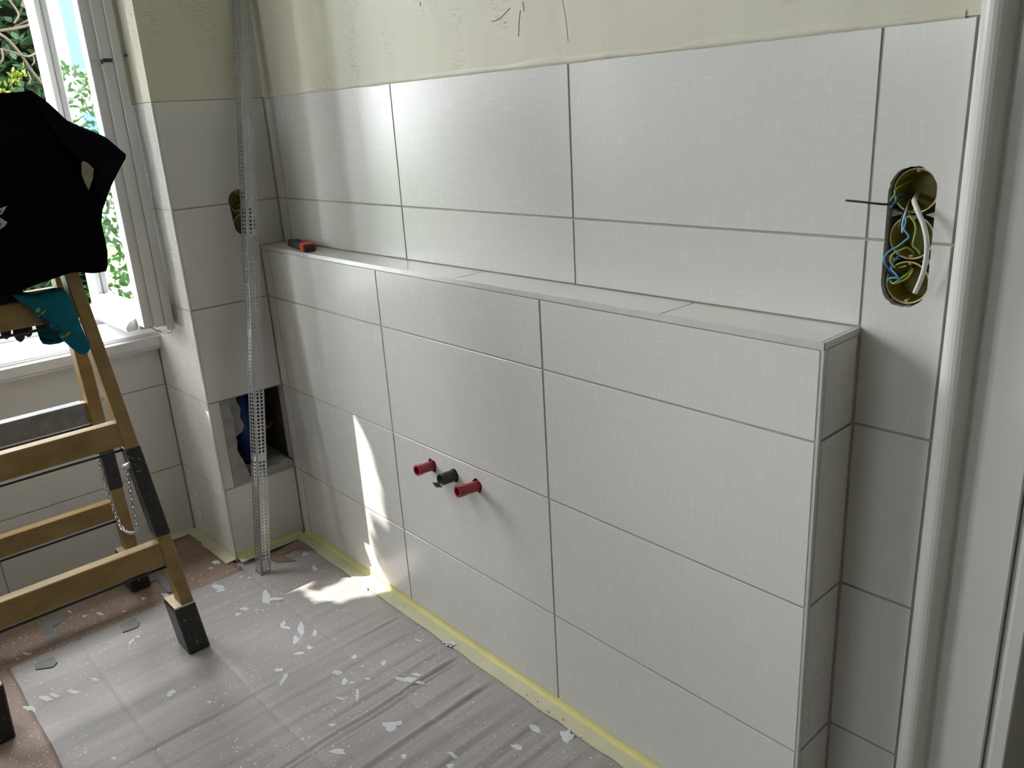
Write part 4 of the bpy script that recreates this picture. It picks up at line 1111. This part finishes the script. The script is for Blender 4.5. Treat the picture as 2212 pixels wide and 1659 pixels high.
def blocked(vs):
    for v in vs:
        a, b = tovirt(v)
        if a < -.3 or a > 1.4 or b < -.9 or b > 1.2: continue
        for P in GAPS:
            if inside(P, a, b): return True
    return False
def put(yv, zv, dist, s_):
    # (yv,zv): where the ray crosses the window plane x=-.66
    p = Vector((-.66, yv, zv))-SUN*dist
    for _ in range(4):
        d = rdir(); d = (d-SUN*d.dot(SUN)*.75).normalized(); up = SUN
        vs = leaf_verts(p, d, s_, s_*.27, up); c = sum(vs, Vector())/6
        if not blocked(vs+[c, (vs[0]+vs[1])/2, (vs[2]+vs[4])/2, (vs[3]+c)/2, (vs[1]+vs[2])/2, (vs[4]+vs[5])/2]):
            it.append((p, d, s_, s_*.27, up)); return
for i in range(5200): put(random.uniform(-1.75,-.25), random.uniform(.55,2.75), random.uniform(8.0,9.4), random.uniform(.10,.17))
for i in range(2500): put(random.uniform(-1.15,-.40), random.uniform(.75,2.3), random.uniform(8.0,9.0), random.uniform(.035,.06))
for i in range(WIN2LEAVES): put(random.uniform(-3.4,-1.75), random.uniform(.55,2.75), random.uniform(8.0,9.4), random.uniform(.10,.17))
leaf_mesh('leaves', it, LEAFM, TR)
cc = Vector((-.66,-1.5,1.5))-SUN*8.8
parts = [tube_data(smoothpath([(cc.x-1.3,cc.y-.9,-.52),(cc.x-1.25,cc.y-.85,1.4),(cc.x-.9,cc.y-.6,4.6),(cc.x-.2,cc.y-.2,7.6)], 5), lambda t: .20*(1-.6*t), 10)]
mk('trunk', *merge(parts), BARK, TR, True)
# white neighbouring house, seen mirrored in the open sash
NH = empty('neighbour_house'); tag(NH, 'grey neighbouring house across the garden', 'house')
boxo('walls', -19.5, -13.5, -7.4, -3.6, -.5, 4.6, FACADE, NH)
prism('roof', [(-20.0,4.6),(-13.1,4.6),(-16.5,7.0)], -7.7, -3.3, 'y', ROOF, NH)
for y in (-6.8, -5.1):
    for z in (.6, 2.4):
        f_ = boxo('window', -13.5, -13.46, y, y+.95, z, z+1.25, WHITE, NH); boxo('pane', -13.46, -13.45, y+.08, y+.87, z+.08, z+1.17, PBLUE, f_)
# small garden tree mirrored in the open sash
random.seed(91)
GT = empty('garden_tree'); tag(GT, 'small loose garden tree in front of the neighbouring house', 'tree')
it = []
for i in range(2600):
    p = Vector((-7.6, -2.95, 1.4))+Vector((random.gauss(0,.30), random.gauss(0,.36), random.uniform(-1.9,.75)))
    it.append((p, rdir(), random.uniform(.07,.12), random.uniform(.015,.03), rdir()))
leaf_mesh('leaves', it, LEAFG, GT)
mk('trunk', *tube_data(smoothpath([(-7.6,-2.95,-.52),(-7.58,-2.92,.8),(-7.62,-2.98,2.0)], 4), lambda t: .06*(1-.7*t), 8), BARK, GT, True)
